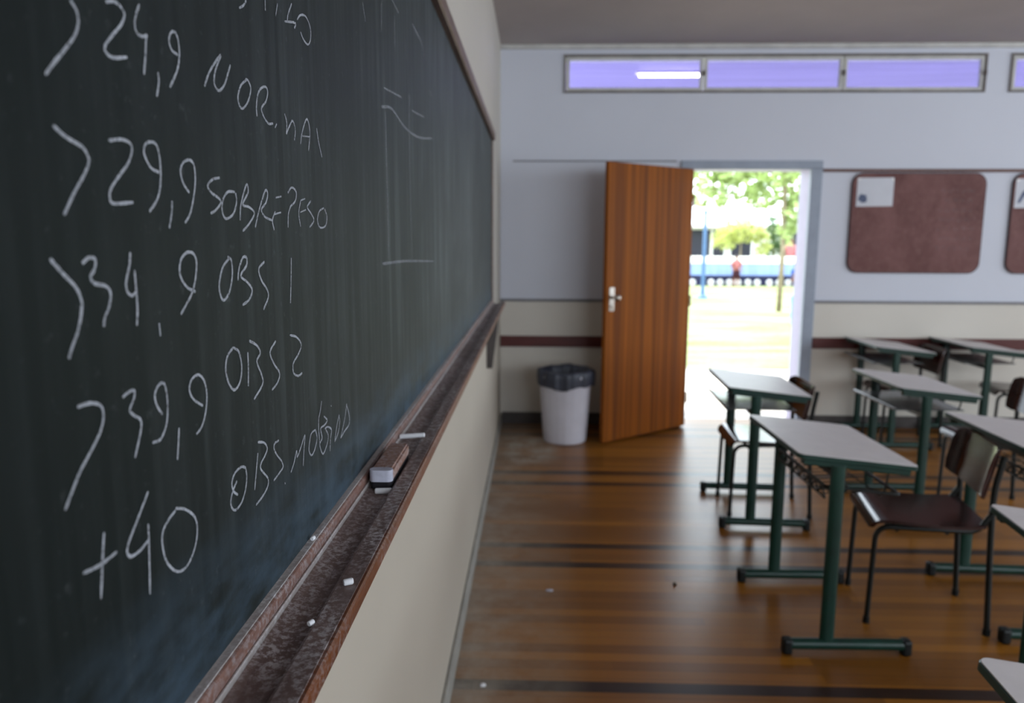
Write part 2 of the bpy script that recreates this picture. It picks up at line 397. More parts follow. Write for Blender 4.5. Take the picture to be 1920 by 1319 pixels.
M['wall_cap'] = simple('white_wall_cap', (214, 212, 206), 0.8, 0.2, var=0.05)

# ------------------------------------------------------------------ chalk handwriting: strokes as (y, z) points in metres on the board

CHALK = [
 ('chalk_number', 'chalk number >24,9', 1.25, [
  [(0.4280,1.6523),(0.4331,1.6482),(0.4339,1.6418),(0.4295,1.6339),(0.4204,1.6250),(0.4099,1.6156),(0.4007,1.6068)],
  [(0.4638,1.6622),(0.4727,1.6651),(0.4805,1.6641),(0.4840,1.6604),(0.4790,1.6532),(0.4680,1.6440),(0.4593,1.6356),(0.4607,1.6319),(0.4682,1.6311),(0.4838,1.6351)],
  [(0.5036,1.6726),(0.4983,1.6651),(0.4958,1.6578),(0.4978,1.6535),(0.5044,1.6530),(0.5115,1.6554)],
  [(0.5097,1.6561),(0.5071,1.6430),(0.5034,1.6287)],
  [(0.5224,1.6345),(0.5228,1.6282),(0.5187,1.6174)],
  [(0.5534,1.6529),(0.5443,1.6544),(0.5412,1.6602),(0.5459,1.6668),(0.5526,1.6674),(0.5558,1.6609),(0.5555,1.6522),(0.5505,1.6412),(0.5382,1.6275)],
 ]),
 ('chalk_word', 'chalk word NORMAL', 1.00, [
  [(0.5954,1.6397),(0.6068,1.6535),(0.6292,1.6709),(0.6170,1.6557),(0.6140,1.6455),(0.6220,1.6415),(0.6333,1.6480),(0.6418,1.6583),(0.6485,1.6676)],
  [(0.6830,1.6625),(0.6699,1.6553),(0.6619,1.6448),(0.6637,1.6377),(0.6715,1.6360),(0.6849,1.6445),(0.6927,1.6568),(0.6871,1.6626),(0.6810,1.6628)],
  [(0.7052,1.6346),(0.7049,1.6433),(0.7100,1.6554),(0.7200,1.6629),(0.7321,1.6661),(0.7363,1.6620),(0.7304,1.6527),(0.7176,1.6439),(0.7237,1.6368),(0.7351,1.6328),(0.7477,1.6347)],
  [(0.7529,1.6316),(0.7585,1.6359)],
  [(0.7836,1.6500),(0.7893,1.6420),(0.7867,1.6300)],
  [(0.7867,1.6300),(0.7962,1.6385),(0.8087,1.6468),(0.8166,1.6388),(0.8122,1.6270)],
  [(0.8334,1.6260),(0.8414,1.6405),(0.8596,1.6567),(0.8695,1.6444),(0.8620,1.6218)],
  [(0.8409,1.6356),(0.8674,1.6382)],
  [(0.8970,1.6524),(0.9026,1.6389),(0.9154,1.6207)],
 ]),
 ('chalk_word', 'chalk word cut off by the top of the picture', 1.00, [
  [(0.6918,1.7327),(0.6848,1.7262),(0.6742,1.7208)],
  [(0.7400,1.7490),(0.7395,1.7377)],
  [(0.7752,1.7548),(0.7684,1.7411)],
  [(0.8205,1.7684),(0.8074,1.7540),(0.8036,1.7459)],
  [(0.7950,1.7435),(0.8302,1.7515),(0.8265,1.7451)],
  [(0.8369,1.7570),(0.8502,1.7653),(0.8697,1.7691),(0.8854,1.7610),(0.8838,1.7480),(0.8729,1.7404),(0.8568,1.7420),(0.8480,1.7472)],
 ]),
 ('chalk_number', 'chalk number >29,9', 1.25, [
  [(0.4034,1.5813),(0.4139,1.5767),(0.4280,1.5732),(0.4326,1.5693),(0.4337,1.5649),(0.4275,1.5568),(0.4179,1.5472),(0.4066,1.5340)],
  [(0.4557,1.5803),(0.4697,1.5827),(0.4798,1.5818),(0.4818,1.5771),(0.4760,1.5687),(0.4647,1.5600),(0.4548,1.5517),(0.4527,1.5462),(0.4565,1.5427),(0.4792,1.5446)],
  [(0.5152,1.5667),(0.5047,1.5687),(0.4976,1.5755),(0.4972,1.5812),(0.5034,1.5854),(0.5128,1.5854),(0.5168,1.5788),(0.5174,1.5681),(0.5150,1.5559),(0.5090,1.5471),(0.4986,1.5395)],
  [(0.5313,1.5483),(0.5294,1.5395),(0.5246,1.5288)],
  [(0.5589,1.5557),(0.5498,1.5622),(0.5468,1.5708),(0.5518,1.5770),(0.5621,1.5800),(0.5690,1.5768),(0.5700,1.5664),(0.5661,1.5542),(0.5584,1.5406),(0.5489,1.5331)],
 ]),
 ('chalk_word', 'chalk word SOBREPESO', 1.00, [
  [(0.6147,1.5714),(0.6009,1.5689),(0.5913,1.5633),(0.5978,1.5582),(0.6109,1.5547),(0.6138,1.5506),(0.6027,1.5444),(0.5941,1.5419)],
  [(0.6445,1.5619),(0.6294,1.5609),(0.6183,1.5530),(0.6165,1.5442),(0.6229,1.5386),(0.6383,1.5428),(0.6472,1.5530),(0.6463,1.5613)],
  [(0.6532,1.5380),(0.6569,1.5520),(0.6713,1.5699),(0.6748,1.5639),(0.6609,1.5522),(0.6752,1.5505),(0.6874,1.5454),(0.6733,1.5354),(0.6580,1.5288)],
  [(0.6880,1.5325),(0.6988,1.5475),(0.7175,1.5675),(0.7244,1.5654),(0.7185,1.5567),(0.7059,1.5494),(0.7144,1.5431),(0.7335,1.5403)],
  [(0.7437,1.5493),(0.7345,1.5403),(0.7384,1.5308)],
  [(0.7419,1.5466),(0.7604,1.5490)],
  [(0.7465,1.5630),(0.7635,1.5652)],
  [(0.7806,1.5342),(0.7836,1.5490),(0.7951,1.5588)],
  [(0.7839,1.5701),(0.7973,1.5765),(0.8116,1.5728),(0.8074,1.5631),(0.7889,1.5557)],
  [(0.8260,1.5641),(0.8181,1.5503),(0.8226,1.5360)],
  [(0.8232,1.5515),(0.8441,1.5552)],
  [(0.8260,1.5645),(0.8423,1.5674)],
  [(0.8642,1.5662),(0.8498,1.5585),(0.8626,1.5520),(0.8735,1.5442),(0.8551,1.5356)],
  [(0.9159,1.5604),(0.8965,1.5553),(0.8878,1.5446),(0.8979,1.5364),(0.9212,1.5390),(0.9288,1.5501),(0.9197,1.5595)],
 ]),
 ('chalk_number', 'chalk number >34,9', 1.35, [
  [(0.3915,1.5104),(0.4009,1.5025),(0.4116,1.4941),(0.4159,1.4868),(0.4154,1.4804),(0.4110,1.4700),(0.4036,1.4602),(0.4003,1.4548)],
  [(0.4195,1.5071),(0.4263,1.5102),(0.4326,1.5090),(0.4310,1.5035),(0.4266,1.4992),(0.4299,1.4952),(0.4412,1.4929),(0.4457,1.4886),(0.4437,1.4812),(0.4377,1.4738),(0.4360,1.4688)],
  [(0.4713,1.5128),(0.4691,1.5045),(0.4639,1.4939),(0.4647,1.4879),(0.4699,1.4851),(0.4748,1.4872)],
  [(0.4748,1.5013),(0.4752,1.4872),(0.4751,1.4761),(0.4730,1.4652)],
  [(0.5018,1.4639),(0.5024,1.4546)],
  [(0.5594,1.4816),(0.5460,1.4860),(0.5367,1.4948),(0.5381,1.5051),(0.5477,1.5111),(0.5585,1.5109),(0.5639,1.5044),(0.5607,1.4916),(0.5530,1.4806),(0.5428,1.4729),(0.5339,1.4667)],
 ]),
 ('chalk_word', 'chalk word OBS 1', 1.10, [
  [(0.6262,1.5059),(0.6118,1.4985),(0.6035,1.4864),(0.6035,1.4771),(0.6102,1.4711),(0.6226,1.4774),(0.6303,1.4914),(0.6298,1.5035),(0.6224,1.5068)],
  [(0.6419,1.4860),(0.6452,1.4957),(0.6549,1.5053),(0.6636,1.5052),(0.6627,1.4984),(0.6487,1.4898),(0.6630,1.4832),(0.6734,1.4757),(0.6655,1.4676),(0.6497,1.4638)],
  [(0.7076,1.5006),(0.6921,1.4940),(0.6980,1.4831),(0.7118,1.4732),(0.7135,1.4658),(0.6995,1.4551)],
  [(0.7868,1.5025),(0.7833,1.4787),(0.7786,1.4549)],
 ]),
 ('chalk_word', 'chalk word OBS 2', 1.10, [
  [(0.6245,1.4293),(0.6119,1.4238),(0.6067,1.4134),(0.6110,1.4012),(0.6218,1.3925),(0.6348,1.3967),(0.6406,1.4092),(0.6361,1.4234),(0.6245,1.4293)],
  [(0.6560,1.4205),(0.6556,1.4067),(0.6535,1.3896)],
  [(0.6608,1.4302),(0.6785,1.4234),(0.6861,1.4151),(0.6766,1.4085),(0.6870,1.3940),(0.6883,1.3846),(0.6654,1.3748)],
  [(0.7292,1.4210),(0.7121,1.4121),(0.7211,1.3993),(0.7362,1.3871),(0.7295,1.3786),(0.7127,1.3742)],
  [(0.7727,1.4213),(0.7941,1.4165),(0.8094,1.4061),(0.7983,1.3972),(0.7800,1.3897),(0.7800,1.3793),(0.7954,1.3734),(0.8089,1.3742)],
 ]),
 ('chalk_number', 'chalk number >39,9', 1.25, [
  [(0.4043,1.4265),(0.4169,1.4259),(0.4268,1.4220),(0.4285,1.4152),(0.4250,1.4080),(0.4173,1.4008),(0.4030,1.3902),(0.3968,1.3841),(0.3858,1.3721)],
  [(0.4501,1.4223),(0.4585,1.4242),(0.4645,1.4236),(0.4629,1.4183),(0.4576,1.4126),(0.4620,1.4079),(0.4695,1.4029),(0.4685,1.3955),(0.4595,1.3801)],
  [(0.4979,1.4000),(0.4912,1.4082),(0.4896,1.4159),(0.4955,1.4213),(0.5028,1.4212),(0.5056,1.4132),(0.5058,1.4023),(0.5021,1.3908),(0.4932,1.3836),(0.4824,1.3839)],
  [(0.5204,1.3848),(0.5181,1.3740),(0.5151,1.3621)],
  [(0.5609,1.3920),(0.5458,1.4005),(0.5400,1.4090),(0.5446,1.4161),(0.5560,1.4177),(0.5651,1.4115),(0.5687,1.4002),(0.5654,1.3871),(0.5573,1.3769),(0.5470,1.3728)],
 ]),
 ('chalk_word', 'chalk words OBS. MORBIDA', 1.00, [
  [(0.6385,1.3175),(0.6293,1.3213),(0.6168,1.3209),(0.6094,1.3175),(0.6067,1.3117),(0.6107,1.3045),(0.6182,1.2993)],
  [(0.6178,1.3122),(0.6090,1.3068),(0.6033,1.3004),(0.6034,1.2937),(0.6116,1.2877),(0.6254,1.2899),(0.6349,1.2978),(0.6394,1.3077),(0.6384,1.3167)],
  [(0.6686,1.3226),(0.6634,1.3089),(0.6564,1.2904)],
  [(0.6699,1.3327),(0.6850,1.3280),(0.6928,1.3203),(0.6859,1.3148),(0.6755,1.3106),(0.6737,1.3056),(0.6836,1.2969),(0.6916,1.2897),(0.6894,1.2828),(0.6763,1.2780),(0.6580,1.2754)],
  [(0.7258,1.3192),(0.7135,1.3192),(0.7115,1.3140),(0.7199,1.3048),(0.7313,1.2955),(0.7347,1.2885),(0.7245,1.2858),(0.7064,1.2829)],
  [(0.7382,1.2703),(0.7395,1.2684)],
  [(0.7582,1.2750),(0.7700,1.2828),(0.7791,1.2926),(0.7814,1.2856),(0.7954,1.2932),(0.8100,1.3022),(0.8047,1.2863),(0.8000,1.2693)],
  [(0.8509,1.2981),(0.8343,1.2980),(0.8260,1.2891),(0.8231,1.2799),(0.8330,1.2720),(0.8465,1.2766),(0.8553,1.2867),(0.8509,1.2976)],
  [(0.8796,1.3269),(0.8723,1.3158),(0.8647,1.3073),(0.8637,1.2926),(0.8659,1.2781)],
  [(0.8872,1.3059),(0.9007,1.2973),(0.8879,1.2945),(0.8717,1.2940),(0.8762,1.2811),(0.8656,1.2758),(0.8778,1.2606),(0.8973,1.2682),(0.9026,1.2776),(0.8932,1.2873)],
  [(0.8893,1.2894),(0.9018,1.2887),(0.9181,1.2808),(0.9125,1.2701),(0.9086,1.2553)],
  [(0.9196,1.3124),(0.9220,1.3105)],
  [(0.9580,1.2909),(0.9451,1.2802),(0.9314,1.2612)],
  [(0.9314,1.2612),(0.9483,1.2680),(0.9592,1.2805),(0.9557,1.2915)],
  [(0.9982,1.2973),(0.9861,1.2804),(0.9614,1.2581)],
  [(0.9956,1.2972),(1.0091,1.2789),(1.0076,1.2658),(0.9841,1.2625),(0.9614,1.2581)],
 ]),
 ('chalk_number', 'chalk number +40', 1.30, [
  [(0.4200,1.3455),(0.4170,1.3336),(0.4115,1.3067)],
  [(0.3967,1.3299),(0.4133,1.3275),(0.4316,1.3278)],
  [(0.4726,1.3529),(0.4576,1.3394),(0.4433,1.3259),(0.4457,1.3185),(0.4571,1.3174),(0.4695,1.3201)],
  [(0.4698,1.3313),(0.4683,1.3112),(0.4658,1.2825)],
  [(0.5076,1.3265),(0.4960,1.3231),(0.4871,1.3169),(0.4868,1.3045),(0.4920,1.2923),(0.5046,1.2808),(0.5191,1.2785),(0.5326,1.2861),(0.5390,1.2987),(0.5358,1.3107),(0.5217,1.3219),(0.5078,1.3279)],
 ]),
 ('chalk_diagram', 'faint half-erased chalk table lines', 1.60, [
  [(1.3044,1.7782),(1.4708,1.7938)],
  [(1.2786,1.7431),(1.3731,1.7550),(1.5100,1.7427),(1.6803,1.7478),(1.8960,1.7737)],
  [(1.5948,1.7901),(1.7645,1.8039)],
  [(1.3118,1.7401),(1.3150,1.6149),(1.3164,1.4901)],
  [(1.5645,1.8190),(1.5538,1.7068),(1.5658,1.4846)],
  [(1.2621,1.4823),(1.4845,1.4811),(1.8950,1.4705)],
  [(1.4160,1.9260),(1.4103,1.8691)],
  [(1.5262,1.9076),(1.5388,1.8805)],
  [(1.6115,1.9661),(1.7383,1.9613),(1.7848,1.9379)],
  [(1.3928,1.9464),(1.4576,1.9426)],
  [(1.8583,1.8812),(1.9045,1.8743)],
  [(1.1572,1.8708),(1.1722,1.8487)],
  [(1.2966,1.9129),(1.2915,1.8652)],
 ]),
]

# ------------------------------------------------------------------ room shell
bm = B(); box(bm, (-0.3, YB-0.25, -0.12), (XR+0.3, D+TH, 0.0)); struct('floor', bm, M['floor'])
bm = B(); box(bm, (-0.3, YB-0.25, HC), (XR+0.3, D+TH, HC+0.12)); struct('ceiling', bm, M['ceiling'])
bm = B(); box(bm, (-0.25, YB-0.25, 0), (0.0, D+TH, HC)); struct('wall_left', bm, M['wall_side'])
def holed_wall(y0, y1, holes, e0=0.0, e1=XR):
    """wall slab between y0 and y1 with rectangular openings, built as a grid of cells"""
    xs = sorted({e0, e1} | {h[0] for h in holes} | {h[1] for h in holes}); zs = sorted({0.0, HC} | {h[2] for h in holes} | {h[3] for h in holes})
    bm = B()
    def solid(i, j):
        if not (0 <= i < len(xs)-1 and 0 <= j < len(zs)-1): return False
        cx, cz = (xs[i]+xs[i+1])/2, (zs[j]+zs[j+1])/2
        return not any(h[0] < cx < h[1] and h[2] < cz < h[3] for h in holes)
    cache = {}
    def v(x, y, z):
        k = (x, y, z)
        if k not in cache: cache[k] = bm.verts.new(k)
        return cache[k]
    for i in range(len(xs)-1):
        for j in range(len(zs)-1):
            if not solid(i, j): continue
            a, b, c, d = xs[i], xs[i+1], zs[j], zs[j+1]
            bm.faces.new((v(a, y0, c), v(b, y0, c), v(b, y0, d), v(a, y0, d))); bm.faces.new((v(a, y1, c), v(a, y1, d), v(b, y1, d), v(b, y1, c)))
            if not solid(i-1, j): bm.faces.new((v(a, y0, c), v(a, y0, d), v(a, y1, d), v(a, y1, c)))
            if not solid(i+1, j): bm.faces.new((v(b, y0, c), v(b, y1, c), v(b, y1, d), v(b, y0, d)))
            if not solid(i, j-1): bm.faces.new((v(a, y0, c), v(a, y1, c), v(b, y1, c), v(b, y0, c)))
            if not solid(i, j+1): bm.faces.new((v(a, y0, d), v(b, y0, d), v(b, y1, d), v(a, y1, d)))
    return bm
DX0, DX1, DZ = 1.505, 2.48, 2.11
T1, T2 = (0.50, 3.765, 2.685, 2.975), (3.945, 7.21, 2.685, 2.975)
bm = holed_wall(D, D+TH, [(DX0, DX1, 0.0, DZ), (0.30, 7.45, 2.685, 2.975)])
for a, b in ((0.2995, T1[0]), (T1[1], T2[0]), (T2[1], 7.4505)): box(bm, (a, D, 2.6845), (b, D+0.03, 2.9755))
struct('wall_far', bm, M['wall_far'])
struct('wall_rear', holed_wall(YB-0.25, YB, [(a, b, WZ0, WZ1) for a, b in REAR_WINDOWS]), M['wall_side'])

bm = holed_wall(-XR-0.25, -XR, [(a, b, WZ0, WZ1) for a, b in ADDED_RIGHT_WINDOWS], YB-0.25, D+TH)
bmesh.ops.rotate(bm, verts=bm.verts, matrix=Matrix.Rotation(R(90), 3, 'Z')); struct('wall_right', bm, M['wall_side'])
def trim(name, lo, hi, mat, bev=0.003):
    bm = B(); box(bm, lo, hi, bev); return struct(name, bm, mat)
trim('trim_1', (0.001, D-0.018, 1.035), (DX0-0.065, D-0.0005, 1.055), M['grey_trim'])       # ledge line left of the door
trim('trim_2', (DX1+0.08, D-0.018, 1.035), (XR-0.001, D-0.0005, 1.055), M['grey_trim'])
trim('trim_3', (0.001, D-0.022, 0.658), (DX0-0.065, D-0.0005, 0.748), M['rail'])             # red-brown rail
trim('trim_4', (DX1+0.08, D-0.022, 0.662), (XR-0.001, D-0.0005, 0.752), M['rail'])
trim('trim_5', (DX1+0.08, D-0.022, 2.078), (XR-0.001, D-0.0005, 2.102), M['strip'])          # hanging strip over the boards
trim('trim_6', (0.10, D-0.008, 2.156), (DX0-0.10, D-0.0005, 2.166), M['grey_trim'], 0.001)
trim('trim_7', (0.001, D-0.03, HC-0.035), (XR-0.001, D-0.0005, HC-0.001), M['win_frame'])
trim('baseboard_far', (0.016, D-0.016, 0.0), (DX0-0.065, D-0.0005, 0.10), M['base_dark'])
trim('baseboard_right', (DX1+0.08, D-0.016, 0.0), (XR-0.001, D-0.0005, 0.10), M['base_dark'])
trim('baseboard_left', (0.0005, YB+0.001, 0.0), (0.015, D-0.001, 0.085), M['base_grey'])

# door frame (architrave and jambs) and the open leaf
bm = B()
for lo, hi in (((DX0-0.062, D-0.02, 0), (DX0+0.012, D+0.03, DZ)), ((DX1-0.012, D-0.02, 0), (DX1+0.078, D+0.03, DZ)), ((DX0-0.062, D-0.02, DZ-0.012), (DX1+0.078, D+0.03, DZ+0.055))):
    box(bm, lo, hi, 0.004)
fr = struct('door_frame', bm, M['frame_grey'])
bm = B(); box(bm, (DX1-0.006, D+0.03, 0), (DX1-0.0005, D+TH, DZ-0.001)); box(bm, (DX0+0.0005, D+0.03, 0), (DX0+0.006, D+TH, DZ-0.001)); box(bm, (DX0, D+0.03, DZ-0.008), (DX1, D+TH, DZ-0.001))
struct('jamb_lining', bm, M['jamb'], fr)
hx, hy = 1.541, 6.062; ex, ey = 0.808, 5.475; LW = math.hypot(hx-ex, hy-ey); ang = math.atan2(ey-hy, ex-hx)
bm = B(); box(bm, (0.0, -0.036, 0.012), (LW, 0.0, 2.095), 0.003)
leafo = struct('door_1', bm, M['door']); leafo.location = (hx, hy, 0); leafo.rotation_euler = (0, 0, ang)
# local +Y of the leaf faces the camera side
bm = B(); box(bm, (LW-0.085, 0.0, 1.01), (LW-0.03, 0.006, 1.19), 0.003)
ht = obj('lock_plate', bm, M['steel'], leafo)
bm = B(); tube(bm, [(LW-0.058, 0.004, 1.115), (LW-0.058, 0.05, 1.115)], 0.011, 12); lathe_k = bmesh.ops.create_uvsphere(bm, u_segments=16, v_segments=10, radius=0.026)
bmesh.ops.translate(bm, verts=lathe_k['verts'], vec=(LW-0.058, 0.06, 1.115)); obj('door_knob', bm, M['steel'], leafo, True)
bm = B(); tube(bm, [(LW-0.058, 0.006, 1.045), (LW-0.058, 0.012, 1.045)], 0.013, 14); obj('keyhole_cover', bm, M['steel'], leafo, True)
for z in (0.25, 1.05, 1.85):
    bm = B(); tube(bm, [(-0.006, 0.004, z-0.045), (-0.006, 0.004, z+0.045)], 0.008, 10); obj('hinge', bm, M['steel'], leafo, True)

# transom windows: outer frame, three sashes each with a pane
def transom(name, T):
    x0, x1, z0, z1 = T; yf, yb = D-0.012, D+0.05; bm = B(); t = 0.014
    box(bm, (x0, yf, z0), (x1, yb, z0+t)); box(bm, (x0, yf, z1-t), (x1, yb, z1)); box(bm, (x0, yf, z0+t), (x0+t, yb, z1-t)); box(bm, (x1-t, yf, z0+t), (x1, yb, z1-t))
    w = struct(name, bm, M['win_dark']); n = 3; step = (x1-x0-2*t)/n
    for i in range(n):
        a, b = x0+t+i*step+0.004, x0+t+(i+1)*step-0.004; s = 0.026; sb = B()
        box(sb, (a, D-0.004, z0+t+0.002), (b, D+0.03, z0+t+s), 0.003); box(sb, (a, D-0.004, z1-t-s), (b, D+0.03, z1-t-0.002), 0.003)
        box(sb, (a, D-0.004, z0+t+s), (a+s, D+0.03, z1-t-s), 0.003); box(sb, (b-s, D-0.004, z0+t+s), (b, D+0.03, z1-t-s), 0.003)
        so_ = obj('sash', sb, M['win_frame'], w)
        pb = B(); box(pb, (a+s-0.004, D+0.010, z0+t+s-0.004), (b-s+0.004, D+0.014, z1-t-s+0.004)); obj('pane', pb, M['glass'], so_)
    for i in range(1, n+1):
        cb = B(); x = x0+t+i*step; box(cb, (x-0.009, D-0.03, (z0+z1)/2-0.02), (x+0.009, D-0.005, (z0+z1)/2+0.02), 0.004); obj('catch', cb, M['win_dark'], w)
    return w
transom('window_1', T1); transom('window_2', T2)
# unseen rear (enlarged) and right (added) windows to brighten the room: white frames
def big_window(n, a, b, side):
    bm = B(); y0, y1 = -0.20, -0.14; t = 0.05
    box(bm, (a, y0, WZ0), (b, y1, WZ0+t)); box(bm, (a, y0, WZ1-t), (b, y1, WZ1)); box(bm, (a, y0, WZ0+t), (a+t, y1, WZ1-t)); box(bm, (b-t, y0, WZ0+t), (b, y1, WZ1-t)); box(bm, ((a+b)/2-t/2, y0, WZ0+t), ((a+b)/2+t/2, y1, WZ1-t))
    if side: bmesh.ops.transform(bm, verts=bm.verts, matrix=Matrix.Translation((XR, 0, 0)) @ Matrix.Rotation(R(90), 4, 'Z'))
    else: bmesh.ops.translate(bm, verts=bm.verts, vec=(0, YB, 0))
    struct('window_%d' % n, bm, M['win_frame'])
for k, (a, b) in enumerate(REAR_WINDOWS): big_window(k+3, a, b, False)
for k, (a, b) in enumerate(ADDED_RIGHT_WINDOWS): big_window(k+6, a, b, True)

# ------------------------------------------------------------------ blackboard with its tray and writing
BZ0, BZ1, BY0, BY1 = 1.172, 2.105, -1.6, 4.44
bb = thing('blackboard', 'long dark green blackboard covered in white chalk writing on the left wall', 'blackboard', (0, 0, 0))
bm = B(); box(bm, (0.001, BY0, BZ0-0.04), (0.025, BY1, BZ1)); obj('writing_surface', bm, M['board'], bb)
bm = B(); box(bm, (0.001, BY0-0.03, BZ1), (0.046, BY1+0.03, BZ1+0.045), 0.005); obj('top_frame', bm, M['frame_wood'], bb)
bm = B(); box(bm, (0.001, BY1, BZ0-0.03), (0.034, BY1+0.026, BZ1), 0.004); obj('end_frame', bm, M['frame_wood'], bb)
def ext_y(bm, prof, y0, y1):
    a = [bm.verts.new((x, y0, z)) for x, z in prof]; b = [bm.verts.new((x, y1, z)) for x, z in prof]; n = len(prof)
    bm.faces.new(a); bm.faces.new(b[::-1])
    for k in range(n): bm.faces.new((a[k], b[k], b[(k+1) % n], a[(k+1) % n]))
TY0, TY1 = -1.6, 4.42
bm = B(); ext_y(bm, [(0.0252, 1.150), (0.0252, 1.1775), (0.033, 1.1775), (0.0335, 1.174), (0.0335, 1.150)], TY0, TY1); obj('chalk_ledge', bm, M['ledge_wood'], bb)
bm = B(); ext_y(bm, [(0.0337, 1.150), (0.0337, 1.1765), (0.0358, 1.1755), (0.0367, 1.173), (0.0367, 1.150)], TY0, TY1); obj('ledge_face', bm, M['ledge_face'], bb)
bm = B(); ext_y(bm, [(0.0252, 1.146), (0.0252, 1.149), (0.0396, 1.149), (0.0396, 1.158), (0.043, 1.157), (0.060, 1.154), (0.076, 1.1545), (0.0785, 1.163), (0.082, 1.1655), (0.1035, 1.1665), (0.1035, 1.146)], TY0, TY1)
tr = obj('chalk_tray', bm, M['tray_wood'], bb)
bm = B(); ext_y(bm, [(0.0369, 1.1495), (0.0369, 1.163), (0.0376, 1.1637), (0.0388, 1.1637), (0.0394, 1.163), (0.0394, 1.1495)], TY0, TY1); obj('tray_bead', bm, M['ledge_wood'], tr)
bm = B(); ext_y(bm, [(0.1037, 1.145), (0.1037, 1.1655), (0.1065, 1.1655), (0.1085, 1.163), (0.1085, 1.148), (0.1065, 1.145)], TY0, TY1); obj('front_strip', bm, M['tray_front'], tr)
for y in (4.37,):
    bm = B(); ext_y(bm, [(0.001, 1.145), (0.078, 1.145), (0.066, 1.02), (0.034, 0.77), (0.001, 0.77)], y-0.012, y+0.012); obj('tray_bracket', bm, M['base_dark'], tr)

def catmull(pts, n=7):
    if len(pts) < 3: return [Vector(p) for p in pts]
    P = [Vector(p) for p in pts]; P = [2*P[0]-P[1]]+P+[2*P[-1]-P[-2]]; out = []
    for i in range(1, len(P)-2):
        for k in range(n):
            t = k/n; a, b, c, d = P[i-1], P[i], P[i+1], P[i+2]
            out.append(0.5*((2*b)+(c-a)*t+(2*a-5*b+4*c-d)*t*t+(3*b-a-3*c+d)*t**3))
    out.append(P[-2]); return out
rng = random.Random(5)
def characters(strokes):
    out = []
    for s in strokes:
        a, b = min(p[0] for p in s), max(p[0] for p in s)
        if out:
            c, d = out[-1][1]
            if min(b, d)-max(a, c) > 0.4*min(b-a, d-c):
                out[-1][0].append(s); out[-1][1] = (min(a, c), max(b, d)); continue
        out.append([[s], (a, b)])
    return [o[0] for o in out]
for kind, lab, wd, strokes in CHALK:
    for group in (characters(strokes) if kind != 'chalk_diagram' else [[s] for s in strokes]):
        bm = B()
        for si, s in enumerate(group):
            q = catmull(s, 8); x = 0.0256+si*0.00002; L = []
            for i, p in enumerate(q):
                t = (q[min(i+1, len(q)-1)]-q[max(i-1, 0)]); t = t.normalized() if t.length > 1e-9 else Vector((1, 0))
                nn = Vector((-t.y, t.x)); hw = 0.00088*wd*{'chalk_word': 1.3, 'chalk_diagram': 1.7}.get(kind, 1.0)*(0.85+0.3*rng.random())
                if i == 0 or i == len(q)-1: hw *= 0.7
                L.append((bm.verts.new((x, *(p+nn*hw))), bm.verts.new((x, *(p-nn*hw)))))
            for a, b in zip(L, L[1:]): bm.faces.new((a[0], a[1], b[1], b[0]))
        nm = {'chalk_number': 'chalk_digit', 'chalk_word': 'chalk_letter', 'chalk_diagram': 'faint_chalk_line'}[kind]
        o = obj(nm, bm, M['chalk_faint'] if kind == 'chalk_diagram' else M['chalk_line'], bb)
        o['label'] = lab if kind == 'chalk_diagram' else 'white character of the '+lab

# eraser and chalk on the tray
er = thing('board_eraser', 'dusty wooden blackboard eraser with grey felt lying in the chalk tray', 'eraser', (0.0598, 1.125, 1.1575), R(0))
bm = B(); prism(bm, rrect(-0.0165, -0.078, 0.0165, 0.078, 0.008), 0.016, Matrix.Translation((0, 0, 0.012))); bmesh.ops.bevel(bm, geom=[e for e in bm.edges if all(v.co.z > 0.027 for v in e.verts)], offset=0.003, segments=2, affect='EDGES')
obj('wooden_back', bm, M['eraser_wood'], er)
bm = B(); prism(bm, rrect(-0.0155, -0.077, 0.0155, 0.077, 0.006), 0.0119); obj('felt_pad', bm, M['dark_felt'], er)
bm = B(); prism(bm, rrect(-0.017, -0.0795, 0.017, -0.062, 0.008), 0.0175, Matrix.Translation((0, 0, 0.0115))); obj('chalky_end', bm, M['felt'], er)
def stick(label, loc, length, r, rz, tilt=0.0, name='chalk_stick'):
    bm = B(); tube(bm, [(-length/2, 0, 0), (-length/2+0.001, 0, 0), (length/2-0.001, 0, 0), (length/2, 0, 0)], [r*0.8, r, r, r*0.75], 12)
    o = obj(name, bm, M['chalk'], None, 'auto'); o.location = loc; o.rotation_euler = (0, tilt, rz); return tag(o, label, 'chalk', 'chalk pieces on the tray')
stick('white chalk stick lying across the tray beyond the eraser', (0.062, 1.318, 1.1668), 0.046, 0.0045, R(2), R(-4))
stick('short white chalk piece lying against the near end of the eraser', (0.066, 1.036, 1.1588), 0.024, 0.0045, R(6))
stick('small white chalk stub on the front lip of the tray', (0.0935, 0.722, 1.1697), 0.010, 0.0035, R(30))
stick('tiny white chalk crumb at the channel edge of the tray, nearest the camera', (0.0775, 0.645, 1.1655), 0.006, 0.0028, R(60))
stick('white chalk stub standing on the narrow ledge under the board', (0.0305, 0.81, 1.1797), 0.006, 0.0026, R(80))

